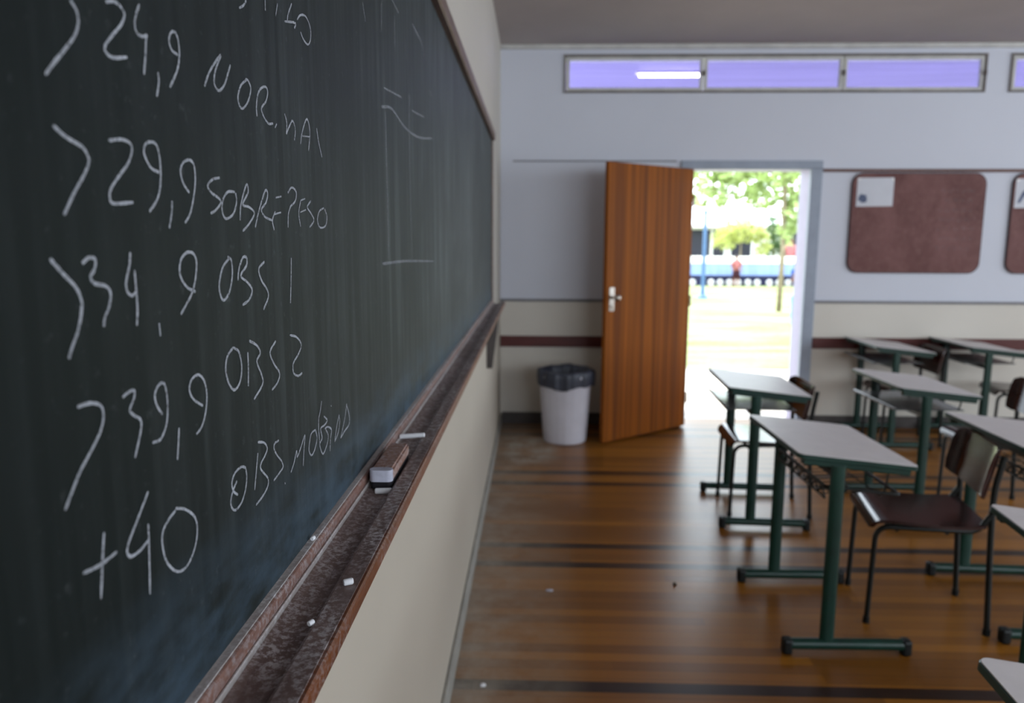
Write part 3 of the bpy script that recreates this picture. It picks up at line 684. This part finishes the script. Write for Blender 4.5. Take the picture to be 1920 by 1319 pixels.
# ------------------------------------------------------------------ crumbs on the floor
def crumb(name, label, cat, loc, s, mat, seed):
    r = random.Random(seed); bm = B(); bmesh.ops.create_icosphere(bm, subdivisions=2, radius=1)
    for v in bm.verts:
        v.co *= 0.85+0.3*r.random(); v.co.x *= s[0]; v.co.y *= s[1]; v.co.z = max(0, v.co.z+0.6)*s[2]
    o = obj(name, bm, mat, None, True); o.location = loc; return tag(o, label, cat)
crumb('chalk_fragment', 'white chalk fragment on the dark floor strip close to the left wall', 'chalk', (0.116, 2.361, 0), (0.011, 0.008, 0.006), M['chalk'], 1)
crumb('paper_scrap', 'tiny pale paper scrap on the bare wooden floor', 'paper scrap', (0.36, 3.08, 0), (0.018, 0.012, 0.002), M['felt'], 2)
crumb('dirt_crumb', 'small dark crumb on the shiny floor left of the desks', 'crumb', (0.922, 3.153, 0), (0.008, 0.010, 0.008), M['stone'], 3)

# ------------------------------------------------------------------ waste bin with bag
bn = thing('waste_bin', 'white plastic waste bin with dark blue bag behind the open door', 'bin', (0.525, 5.60, 0))
bm = B()
def flute(r, z, a): return (r+0.0015*math.cos(20*a)*(1 if 0.02 < z < 0.5 else 0), z)
lathe(bm, [(0.155, 0.0), (0.163, 0.006), (0.166, 0.03), (0.186, 0.30), (0.200, 0.50), (0.206, 0.508), (0.206, 0.525), (0.198, 0.525), (0.180, 0.30), (0.158, 0.02), (0.001, 0.015)], 80, flute); obj('bin_body', bm, M['bin_white'], bn, 'auto')
bm = B(); rg = random.Random(3); ph = [rg.uniform(0, 6.28) for _ in range(6)]
def crumple(r, z, a):
    k = (z-0.40)/0.17
    q = 0.006*math.sin(9*a+ph[0])+0.005*math.sin(17*a+ph[1])+0.004*math.sin(29*a+ph[2])
    dz = 0.012*math.sin(3*a+ph[3])+0.007*math.sin(7*a+ph[4])
    return (r+q*(1 if z > 0.43 else 0.3), z+dz*(1 if r > 0.205 and z < 0.5 else 0.35))
lathe(bm, [(0.2135, 0.440), (0.215, 0.47), (0.217, 0.50), (0.2175, 0.535), (0.213, 0.555), (0.200, 0.562), (0.186, 0.552), (0.178, 0.50), (0.160, 0.40), (0.120, 0.26), (0.02, 0.22)], 96, crumple, cap0=False, cap1=True); obj('bin_bag', bm, M['bag'], bn, True)

# ------------------------------------------------------------------ notice boards with pinned sheets
def notice(label, x0, x1, z0, z1):
    bm = B(); prism(bm, rrect(x0+0.008, z0+0.008, x1-0.008, z1-0.008, 0.085, 8), 0.004, XZ(D-0.018))
    root = obj('notice_board', bm, M['notice'], None); tag(root, label, 'notice board', 'red-brown boards on the far wall')
    bm = B(); prism(bm, rrect(x0, z0, x1, z1, 0.09, 8), 0.0175, XZ(D-0.0005)); obj('backing_panel', bm, M['notice_edge'], root)
    return root
n1 = notice('red-brown rounded notice board right of the doorway, whole board in view', 2.793, 3.842, 1.281, 2.073)
n2 = notice('red-brown rounded notice board cut off by the right picture edge', 4.045, 5.095, 1.281, 2.073)
# faint erased chalk handwriting on the first board
rg = random.Random(11); bm = B()
for row in range(7):
    x = 3.47+rg.uniform(0, 0.05); z = 1.93-row*0.075
    while x < 3.76:
        wl = rg.uniform(0.02, 0.05); y = D-0.0222
        for k in range(3):
            a = (x+k*wl/3, z+rg.uniform(-0.012, 0.012)); b = (a[0]+wl/4, z+rg.uniform(-0.015, 0.015))
            bm.faces.new([bm.verts.new((px, y, pz)) for px, pz in ((a[0], a[1]), (b[0], b[1]), (b[0], b[1]+0.005), (a[0], a[1]+0.005))])
        x += wl+0.02
o = obj('erased_chalk_marks', bm, M['chalk_faint'], n1, kind='stuff')
def sheet(label, x0, x1, z0, z1, blob, seed):
    bm = B(); prism(bm, [(x0, z0), (x1, z0+0.004), (x1, z1), (x0, z1-0.003)], 0.0006, XZ(D-0.0225)); s = obj('paper_sheet', bm, M['paper'], None); tag(s, label, 'paper', 'sheets pinned to the notice boards')
    bm = B(); prism(bm, blob, 0.0004, XZ(D-0.0232)); obj('printed_picture', bm, M['ink'], s)
    for px in (x0+0.012, x1-0.012):
        bm = B(); tube(bm, [(px, D-0.0231, z1-0.014), (px, D-0.028, z1-0.014)], 0.005, 10); obj('pin', bm, M['steel'], s)
def blob(cx, cz, r, seed, n=22):
    g = random.Random(seed); return [(cx+r*(0.75+0.4*g.random())*math.cos(2*math.pi*k/n), cz+r*(0.75+0.4*g.random())*math.sin(2*math.pi*k/n)) for k in range(n)]
sheet('white sheet with a small grey picture on the whole notice board', 2.832, 3.118, 1.808, 2.035, blob(2.882, 1.872, 0.036, 4), 1)
sheet('white sheet with a blue drawing on the cut-off notice board', 4.065, 4.350, 1.800, 2.030, [(4.085, 1.84), (4.11, 1.84), (4.135, 1.89), (4.15, 1.90), (4.16, 1.85), (4.185, 1.84), (4.18, 1.90), (4.15, 1.955), (4.12, 1.925)], 2)

# ------------------------------------------------------------------ student desks
TT = R(6)
TOPM = Matrix.Translation((0, 0, 0.751)) @ Matrix.Rotation(TT, 4, 'Y')
def make_desk(label, group='student desks', shelf=False):
    t = thing('student_desk', label, 'desk', group=group)
    hx_, hy_ = 0.2165, 0.3055
    bm = B(); prism(bm, rrect(-hx_, -hy_, hx_, hy_, 0.022), 0.018, TOPM @ Matrix.Translation((0, 0, -0.018)))
    top = obj('tabletop', bm, M['laminate'], t)
    bm = B(); outer = rrect(-hx_-0.003, -hy_-0.003, hx_+0.003, hy_+0.003, 0.025); inner = rrect(-hx_-0.0002, -hy_-0.0002, hx_+0.0002, hy_+0.0002, 0.0222)
    rings = [[bm.verts.new(TOPM @ Vector((x, y, z))) for x, y in pts] for pts, z in ((inner, -0.002), (outer, -0.004), (outer, -0.018), (inner, -0.0185))]
    n = len(outer)
    for a, b in zip(rings, rings[1:]+rings[:1]):
        for k in range(n): bm.faces.new((a[k], a[(k+1) % n], b[(k+1) % n], b[k]))
    obj('edge_band', bm, M['green_metal'], top)['label'] = 'dark green edge band'
    bm = B()
    for s in (-1, 1):
        box(bm, (-0.195, s*0.284-0.015, -0.042), (0.195, s*0.284+0.015, -0.0187), 0.004, TOPM)
    box(bm, (-0.085, -0.268, -0.042), (-0.055, 0.268, -0.0187), 0.004, TOPM)
    obj('top_frame', bm, M['green_metal'], t)
    for s in (-1, 1):
        bm = B(); tube(bm, [(-0.07, s*0.296, 0.05), (-0.07, s*0.296, 0.728)], 0.027, 16, 0.0145, up=(1, 0, 0)); obj('column', bm, M['green_metal'], t, 'auto')
        bm = B(); tube(bm, [(-0.215, s*0.296, 0.038), (0.225, s*0.296, 0.038)], 0.021, 16, 0.021, up=(0, 0, 1)); ft = obj('foot', bm, M['green_metal'], t, 'auto')
        for x in (-0.215, 0.225):
            bm = B(); box(bm, (x-0.018, s*0.296-0.022, 0.0), (x+0.018, s*0.296+0.022, 0.0605), 0.010, None, 2); obj('foot_cap', bm, M['black_plastic'], ft)
    zc = 0.605 if shelf else 0.672
    bm = B(); box(bm, (-0.081, -0.282, zc), (-0.059, 0.282, zc+0.028), 0.005); obj('crossbar', bm, M['dark_metal'], t)
    if shelf:
        bm = B(); box(bm, (-0.205, -0.256, 0.640), (0.15, 0.256, 0.646), 0.002); sh = obj('book_shelf', bm, M['shelf'], t)
        bm = B(); tube(bm, [(-0.211, -0.256, 0.647), (-0.211, 0.256, 0.647)], 0.009, 14); obj('shelf_lip', bm, M['shelf'], sh, 'auto')
        for s in (-1, 1):
            for x in (-0.06, 0.12):
                bm = B(); tube(bm, [(x, s*0.250, 0.6462), (x, s*0.264, 0.668), (x, s*0.276, 0.718-x*math.tan(TT))], 0.004, 8); obj('hanger', bm, M['dark_metal'], sh)
        return t
    # wire book basket under the top
    bm = B(); z = 0.600; x0, x1, y0, y1 = -0.095, 0.18, -0.255, 0.255
    tube(bm, fillet([(x0, y0, z+0.035), (x0, y1, z+0.035), (x1, y1, z+0.005), (x1, y0, z+0.005), (x0, y0, z+0.035)], 0.02, 4), 0.0065, 10)
    zz = [(x0, y0+(y1-y0)*k/16, z+(0.033 if k % 2 else -0.008)) for k in range(17)]; tube(bm, zz, 0.0035, 6)
    tube(bm, [(x0, y0, z-0.008), (x0, y1, z-0.008)], 0.004, 8)
    for k in range(1, 12):
        y = y0+(y1-y0)*k/12; tube(bm, [(x0, y, z+0.03), (x0+0.004, y, z-0.006), (x1, y, z+0.004)], 0.0022, 6)
    for x in (-0.06, 0.03, 0.11): tube(bm, [(x, y0, z), (x, y1, z)], 0.003, 6)
    for s in (-1, 1):
        for x in (-0.06, 0.12): tube(bm, [(x, s*0.255, z+0.012), (x, s*0.27, z+0.06), (x, s*0.277, 0.721-x*math.tan(TT))], 0.004, 8)
    obj('book_basket', bm, M['wire'], t)
    return t
DESKS = [
 ('grey-topped green student desk at the front with a brown chair pulled up on its right', 1.450, 2.913, 0.7),
 ('grey-topped green desk right in front of the bright doorway', 1.534, 4.135, -2.9),
 ('grey-topped green desk in the middle row, right of the desk before the doorway', 2.418, 4.173, -0.1),
 ('grey-topped desk right of the brown front chair, its right half cut off', 2.330, 3.005, -2.6),
 ('grey-topped desk showing only its left corner at the right picture edge', 1.78, 1.775, -8.0),
 ('pale desk corner at the bottom right corner, nearest the camera', 1.281, 0.96, -6.0),
 ('grey-topped desk by the far wall, just right of the door frame', 3.005, 5.735, -0.4),
 ('grey-topped desk by the far wall in the right corner, under the notice board', 3.690, 5.765, -1.2)]
d0 = d1 = None; SHELF = (1, 2, 6, 7)      # desks with a solid shelf; the others carry a wire basket
for i, (lab, x, y, r) in enumerate(DESKS):
    if i in SHELF:
        if d1 is None: o = d1 = make_desk(lab, shelf=True)
        else: o = copy_tree(d1)
    elif d0 is None: o = d0 = make_desk(lab)
    else: o = copy_tree(d0)
    move(o, x, y, 0, R(r)); o['label'] = lab

# ------------------------------------------------------------------ student chairs (front faces local -X)
def sheet_strip(bm, prof, y0, y1, th, ny=8, bow=0.0, rnd=0.0):
    """thin plywood bent along prof (x, z), optionally bowed across y; rounded corners at the ends"""
    P = [Vector((x, 0, z)) for x, z in prof]; top, bot = [], []
    L = [0.0]
    for a, b in zip(P, P[1:]): L.append(L[-1]+(b-a).length)
    for i, p in enumerate(P):
        t = (P[min(i+1, len(P)-1)]-P[max(i-1, 0)]).normalized(); n = Vector((-t.z, 0, t.x)); e = min(L[i], L[-1]-L[i])
        ins = (rnd-math.sqrt(max(0, rnd*rnd-(rnd-e)**2))) if e < rnd else 0
        ra, rb = [], []
        for k in range(ny+1):
            f = k/ny; y = (y0+ins)+(y1-y0-2*ins)*f; s = abs(y/((y1-y0)/2))**8; off = Vector((bow*s, y, 0))
            ra.append(bm.verts.new(p+off+n*th/2)); rb.append(bm.verts.new(p+off-n*th/2))
        top.append(ra); bot.append(rb)
    m = len(P)
    for i in range(m-1):
        for k in range(ny):
            bm.faces.new((top[i][k], top[i][k+1], top[i+1][k+1], top[i+1][k])); bm.faces.new((bot[i][k], bot[i+1][k], bot[i+1][k+1], bot[i][k+1]))
        bm.faces.new((top[i][0], top[i+1][0], bot[i+1][0], bot[i][0])); bm.faces.new((top[i][ny], bot[i][ny], bot[i+1][ny], top[i+1][ny]))
    for k in range(ny):
        bm.faces.new((top[0][k], bot[0][k], bot[0][k+1], top[0][k+1])); bm.faces.new((top[-1][k], top[-1][k+1], bot[-1][k+1], bot[-1][k]))
    return bm
def make_chair(label):
    t = thing('student_chair', label, 'chair', group='student chairs'); sz = 0.43
    prof = [(-0.215, sz-0.030), (-0.2145, sz-0.020), (-0.210, sz-0.008), (-0.20, sz+0.002), (-0.185, sz+0.008), (-0.15, sz+0.009), (-0.05, sz+0.003), (0.06, sz+0.001), (0.14, sz+0.006), (0.185, sz+0.014), (0.20, sz+0.018)]
    bm = B(); sheet_strip(bm, prof, -0.195, 0.195, 0.012, 8, 0, 0.03); obj('seat', bm, M['plywood'], t, 'auto')
    pr = [(0.184, 0.550), (0.187, 0.565), (0.195, 0.605), (0.205, 0.655), (0.213, 0.695), (0.221, 0.733), (0.224, 0.747)]
    bm = B(); sheet_strip(bm, pr, -0.20, 0.20, 0.012, 36, -0.034, 0.03); obj('backrest', bm, M['plywood'], t, 'auto')
    for s in (-1, 1):
        y = s*0.172
        bm = B(); tube(bm, fillet([(-0.205, y, 0.012), (-0.195, y, sz-0.022), (0.165, y, sz-0.012), (0.208, y, sz+0.06)], 0.055, 7), 0.0105, 12); lg = obj('leg', bm, M['dark_metal'], t, 'auto')
        bm = B(); tube(bm, [(-0.205, y, 0), (-0.205, y, 0.025)], 0.0135, 12); obj('rubber_foot', bm, M['black_plastic'], lg, 'auto')
        bm = B(); tube(bm, fillet([(0.232, y, 0.012), (0.212, y, 0.40), (0.207, y, 0.58), (0.232, y, 0.722)], 0.08, 5), 0.0115, 12); lg = obj('leg', bm, M['dark_metal'], t, 'auto')
        bm = B(); tube(bm, [(0.232, y, 0), (0.232, y, 0.025)], 0.0145, 12); obj('rubber_foot', bm, M['black_plastic'], lg, 'auto')
    bm = B(); tube(bm, [(0.06, -0.172, sz-0.0255), (0.06, 0.172, sz-0.0255)], 0.009, 10); tube(bm, [(-0.12, -0.172, sz-0.029), (-0.12, 0.172, sz-0.029)], 0.009, 10); obj('stretcher', bm, M['dark_metal'], t, 'auto')
    return t
CHAIRS = [
 ('dark brown plywood chair turned sideways at the front desk, whole chair in view', 1.872, 2.985, -11.0),
 ('plywood chair at the desk before the doorway, its seat bright with daylight', 1.600, 4.180, -3.0),
 ('dark chair back showing behind the desk by the far wall next to the door frame', 3.12, 5.70, -2.0),
 ('dark red-brown chair back at the right picture edge above the cut-off desk', 2.93, 4.20, 0.0),
 ("chair under the far wall's rightmost desk, only seat edge and legs showing", 3.975, 5.65, -14.0)]
c0 = None
for i, (lab, x, y, r) in enumerate(CHAIRS):
    o = make_chair(lab) if i == 0 else copy_tree(c0)
    if i == 0: c0 = o
    move(o, x, y, 0, R(r)); o['label'] = lab

# ------------------------------------------------------------------ outdoors
GZ = -0.12
YO = D+TH
bm = B(); box(bm, (-40, YO+3.2, GZ-0.3), (60, 70, GZ)); struct('lawn', bm, M['lawn'])
bm = B(); box(bm, (-40, YO+0.001, GZ-0.3), (60, YO+3.2, GZ+0.01)); struct('path', bm, M['apron'])
bm = B(); box(bm, (-3, YO+0.001, HC+0.08), (11, YO+2.25, HC+0.14)); struct('eaves', bm, M['soffit'])
bl = thing('tube_lamp', 'lit white tube lamp under the lilac eaves, seen through the first high window', 'lamp', (1.55, 7.42, HC+0.08))
bm = B(); box(bm, (-0.32, -0.03, -0.022), (0.32, 0.03, 0.0), 0.004); obj('lamp_housing', bm, M['plain_white'], bl)
bm = B(); tube(bm, [(-0.29, 0, -0.036), (0.29, 0, -0.036)], 0.013, 12); obj('fluorescent_tube', bm, M['tube_light'], bl, True)

def leaves(bm, c, rad, n, size, rg, fill=0.35):
    for _ in range(n):
        while True:
            d = Vector((rg.uniform(-1, 1), rg.uniform(-1, 1), rg.uniform(-1, 1)))
            if fill < d.length < 1: break
        p = Vector(c)+Vector((d.x*rad[0], d.y*rad[1], d.z*rad[2])); s = size*rg.uniform(0.6, 1.3)
        u = Vector((rg.gauss(0, 1), rg.gauss(0, 1), rg.gauss(0, 0.6)-0.5)).normalized(); v = u.cross(Vector((rg.gauss(0, 1), rg.gauss(0, 1), rg.gauss(0, 1)))).normalized()
        w_ = u.cross(v)
        a, b, cc, d_ = bm.verts.new(p-u*s), bm.verts.new(p+v*s*0.45+w_*s*0.08), bm.verts.new(p+u*s), bm.verts.new(p-v*s*0.45+w_*s*0.08)
        bm.faces.new((a, b, cc)); bm.faces.new((a, cc, d_))
def tree(label, x, y, r_, h, clumps, size, mat, seed, group='trees on the lawn'):
    rg = random.Random(seed); t = thing('tree', label, 'tree', (x, y, GZ), 0, group)
    bm = B(); pts = [(0, 0, 0), (0.02, 0, h*0.35), (-0.02, 0.03, h*0.7), (0.04, 0, h)]; tube(bm, pts, [r_*1.2, r_, r_*0.85, r_*0.5], 10)
    for c, rad, n in clumps: tube(bm, [(0, 0.02, h*0.72), (c[0]*0.5, c[1]*0.5, (h*0.72+c[2])/2+0.15), c], [r_*0.5, r_*0.35, r_*0.12], 7)
    obj('trunk', bm, M['bark'], t, True)
    bm = B()
    for c, rad, n in clumps: leaves(bm, c, rad, n, size, rg)
    obj('foliage', bm, mat, t)
tree('young slim-trunked tree with loose light green crown on the lawn', 6.14, 17.95, 0.055, 4.6,
     [((-0.3, 0, 3.45), (0.75, 0.8, 0.55), 420), ((-1.35, 0.1, 3.5), (0.7, 0.8, 0.5), 360), ((0.4, 0.2, 3.1), (0.5, 0.8, 0.75), 380), ((-1.45, 0.3, 2.85), (0.30, 0.5, 0.45), 130), ((0.25, 0, 2.35), (0.3, 0.4, 0.5), 150), ((-0.45, 0.3, 2.75), (0.45, 0.5, 0.3), 130), ((-1.9, 0.2, 3.3), (0.4, 0.5, 0.4), 120), ((-0.9, 0.2, 3.1), (0.5, 0.5, 0.5), 170), ((-1.95, 0.1, 2.75), (0.25, 0.4, 0.35), 60), ((0.1, 0.1, 1.95), (0.25, 0.3, 0.35), 60)], 0.12, M['leaf'], 2)
def shrub(label, x, y, h, clumps, size, mat, seed):
    rg = random.Random(seed); t = thing('shrub', label, 'shrub', (x, y, GZ), 0, 'shrubs by the far building')
    bm = B()
    for c, rad, n in clumps: tube(bm, [(c[0]*0.3, 0, 0), (c[0]*0.6, 0, c[2]*0.5), c], [0.05, 0.04, 0.01], 6)
    obj('stem', bm, M['bark'], t, True)
    bm = B()
    for c, rad, n in clumps: leaves(bm, c, rad, n, size, rg, 0.2)
    obj('foliage', bm, mat, t)
shrub('bushy yellow-green shrub behind the pale blue wall, at left in the doorway', 8.6, 30.6, 2, [((0, 0, 2.1), (1.0, 0.6, 0.5), 420), ((-0.7, 0, 1.75), (0.5, 0.5, 0.5), 170), ((0.85, 0, 1.6), (0.35, 0.4, 0.6), 140)], 0.13, M['leaf_yellow'], 7)
shrub('dark green shrub behind the pale blue wall, at right in the doorway', 10.45, 31.6, 2, [((0, 0, 1.5), (0.55, 0.5, 0.85), 380), ((-0.3, 0, 2.3), (0.3, 0.4, 0.5), 120)], 0.12, M['leaf_dark'], 8)

bm = B(); box(bm, (-6, 28.9, GZ-0.1), (22, 29.15, 0.72)); gw = struct('garden_wall', bm, M['blue_wall'])
bm = B(); box(bm, (-6, 28.88, 0.721), (22, 29.17, 0.99), 0.01); struct('wall_cap', bm, M['wall_cap'], gw)
bm = B(); box(bm, (-6, 28.80, 0.18), (22, 28.899, 0.27)); box(bm, (-6, 28.86, GZ-0.1), (22, 28.899, 0.18)); struct('kerb', bm, M['dark_kerb'])
def tyre(x):
    bm = B(); n, m = 28, 10; ring = []
    for i in range(n):
        a = 2*math.pi*i/n; c = Vector((math.cos(a), 0, math.sin(a)))
        ring.append([bm.verts.new(c*(0.09+0.038*math.cos(2*math.pi*k/m))+Vector((0, 0.05*math.sin(2*math.pi*k/m), 0))) for k in range(m)])
    for i in range(n):
        for k in range(m): bm.faces.new((ring[i][k], ring[(i+1) % n][k], ring[(i+1) % n][(k+1) % m], ring[i][(k+1) % m]))
    bmesh.ops.create_cone(bm, cap_ends=True, segments=20, radius1=0.06, radius2=0.06, depth=0.03, matrix=Matrix.Rotation(R(90), 4, 'X'))
    return bm
WH = None
ORD = ['first', 'second', 'third', 'fourth', 'fifth', 'sixth', 'seventh', 'eighth', 'ninth', 'tenth']
XW = [6.32, 7.03, 7.37, 7.72, 8.05, 8.43, 8.78, 9.24, 9.60, 9.95]
for i, x in enumerate(XW):
    lab = 'white disc at the foot of the blue wall, %s from left in the doorway' % ORD[i]
    if WH is None: o = WH = obj('white_disc', tyre(0), M['tyre_white'], None, True)
    else: o = WH.copy(); C.objects.link(o)
    o.location = (x, 28.72, GZ+0.125); tag(o, lab, 'disc', 'white discs along the wall foot')

po = thing('blue_post', 'pale blue painted metal post standing on the lawn', 'post', (5.24, 22.1, GZ))
bm = B(); tube(bm, [(0, 0, 0.02), (0, 0, 2.5)], 0.055, 14); obj('pole', bm, M['pole_blue'], po, 'auto')
bm = B(); lathe(bm, [(0.17, 0), (0.17, 0.05), (0.07, 0.12), (0.056, 0.3)], 20); obj('base', bm, M['pole_blue'], po, 'auto')
bm = B(); bmesh.ops.create_uvsphere(bm, u_segments=14, v_segments=8, radius=0.07, matrix=Matrix.Translation((0, 0, 2.52))); obj('cap', bm, M['pole_blue'], po, True)
bm = B(); lathe(bm, [(0.16, 0), (0.19, 0.03), (0.20, 0.40), (0.215, 0.55), (0.19, 0.60), (0.05, 0.62)], 28, cap1=True); o = obj('blue_drum', bm, M['sky_blue'], None, 'auto'); o.location = (5.63, 15.0, GZ)
tag(o, 'bright blue drum on the lawn, half hidden by the right door jamb', 'drum')

# far building with dark openings
bld = thing('school_building', 'white building with dark openings across the lawn beyond the blue wall', 'building', (8, 34, GZ))
bm = B(); box(bm, (-14, 0, 0), (16, 5, 2.30)); obj('wall', bm, M['plain_white'], bld)
bm = B(); box(bm, (-14.3, -0.7, 2.30), (16.3, 5.4, 2.42)); obj('roof', bm, M['roof_tile'], bld)
for x0, x1, z0, z1 in ((-0.8, 0.15, 0.6, 2.2), (0.28, 0.78, 0.6, 2.2), (1.1, 1.98, 0.6, 2.2), (3.6, 4.3, 0.6, 2.2), (-3.0, -1.4, 0.6, 2.2)):
    bm = B(); box(bm, (x0, -0.02, z0), (x1, -0.001, z1)); obj('window', bm, M['dark_open'], bld)

# ------------------------------------------------------------------ people across the lawn
def person(label, loc, rz, h, joints, shirt, lower, group='people across the lawn'):
    """joints: dict of named points in body heights; one continuous skinned body, hair and clothes as children"""
    J = {k: Vector(v)*h for k, v in joints.items()}
    order = list(J); idx = {k: i for i, k in enumerate(order)}
    E = [('pelvis', 'chest'), ('chest', 'neck'), ('neck', 'head'), ('head', 'crown')]
    for s in 'lr': E += [('chest', s+'sho'), (s+'sho', s+'elb'), (s+'elb', s+'wri'), (s+'wri', s+'hand'), ('pelvis', s+'hip'), (s+'hip', s+'kne'), (s+'kne', s+'ank'), (s+'ank', s+'toe')]
    rad = dict(pelvis=.075, chest=.08, neck=.03, head=.05, crown=.04, sho=.035, elb=.025, wri=.018, hand=.022, hip=.055, kne=.036, ank=.022, toe=.02)
    me = bpy.data.meshes.new('person'); me.from_pydata([J[k] for k in order], [(idx[a], idx[b]) for a, b in E], []); me.materials.append(M['skin'])
    o = bpy.data.objects.new('person', me); C.objects.link(o); o.location = loc; o.rotation_euler = (0, 0, rz); tag(o, label, 'person', group)
    o.modifiers.new('skin', 'SKIN'); sv = me.skin_vertices[0].data
    for k in order:
        r = rad.get(k, rad.get(k[1:], .03))*h; sv[idx[k]].radius = (r, r)
    sv[idx['pelvis']].use_root = True
    ss = o.modifiers.new('smooth', 'SUBSURF'); ss.levels = 1; ss.render_levels = 1
    def cloth(name, chains, mat):
        bm = B()
        for pts, rr in chains: tube(bm, fillet([J[p] for p in pts], 0.05*h, 3) if len(pts) > 2 else [J[p] for p in pts], rr*h, 12)
        obj(name, bm, mat, o, True)
    cloth('shirt', [(('pelvis', 'chest', 'neck'), .098), (('chest', 'lsho', 'lelb'), .045), (('chest', 'rsho', 'relb'), .045)], shirt)
    cloth('trousers', [(('pelvis', 'lhip', 'lkne'), .066), (('pelvis', 'rhip', 'rkne'), .066)], lower)
    bm = B(); bmesh.ops.create_uvsphere(bm, u_segments=14, v_segments=10, radius=0.062*h)
    for v in list(bm.verts):
        if v.co.z < -0.012*h and v.co.y < 0.02*h: v.co *= 0.8
    obj('hair', bm, M['hair'], o, True).location = J['crown']+Vector((0, 0.012*h, -0.005*h))
    return o
STAND = dict(pelvis=(0, 0, .53), chest=(0, 0, .73), neck=(0, 0, .84), head=(0, -.01, .905), crown=(0, 0, .955),
  lsho=(.105, 0, .80), lelb=(.15, .01, .64), lwri=(.15, -.04, .50), lhand=(.15, -.06, .45), rsho=(-.105, 0, .80), relb=(-.15, .01, .64), rwri=(-.13, -.07, .53), rhand=(-.11, -.11, .50),
  lhip=(.055, 0, .50), lkne=(.065, -.01, .27), lank=(.065, .02, .04), ltoe=(.07, -.07, .018), rhip=(-.055, 0, .50), rkne=(-.065, -.01, .27), rank=(-.065, .02, .04), rtoe=(-.07, -.07, .018))
SIT = dict(pelvis=(0, 0, .20), chest=(0, -.03, .40), neck=(0, -.05, .51), head=(0, -.07, .575), crown=(0, -.06, .625),
  lsho=(.105, -.03, .47), lelb=(.14, -.13, .35), lwri=(.08, -.22, .30), lhand=(.04, -.25, .30), rsho=(-.105, -.03, .47), relb=(-.14, -.13, .35), rwri=(-.08, -.22, .30), rhand=(-.04, -.25, .30),
  lhip=(.055, -.02, .19), lkne=(.08, -.22, .27), lank=(.08, -.20, .04), ltoe=(.08, -.29, .018), rhip=(-.055, -.02, .19), rkne=(-.08, -.22, .27), rank=(-.08, -.20, .04), rtoe=(-.08, -.29, .018))
person('small person in pink shirt and dark shorts standing before the pale blue wall', (7.83, 28.2, GZ), R(10), 1.18, STAND, M['shirt_pink'], M['shorts'])
person('person in pink top standing behind the blue wall at the right of the doorway', (10.28, 29.6, GZ), R(-20), 1.86, STAND, M['shirt_pink'], M['shorts'])
person('person in blue shirt and brown trousers crouching by the wall foot, right in the doorway', (10.0, 28.2, GZ), R(15), 1.35, SIT, M['shirt_blue'], M['brown_cloth'])
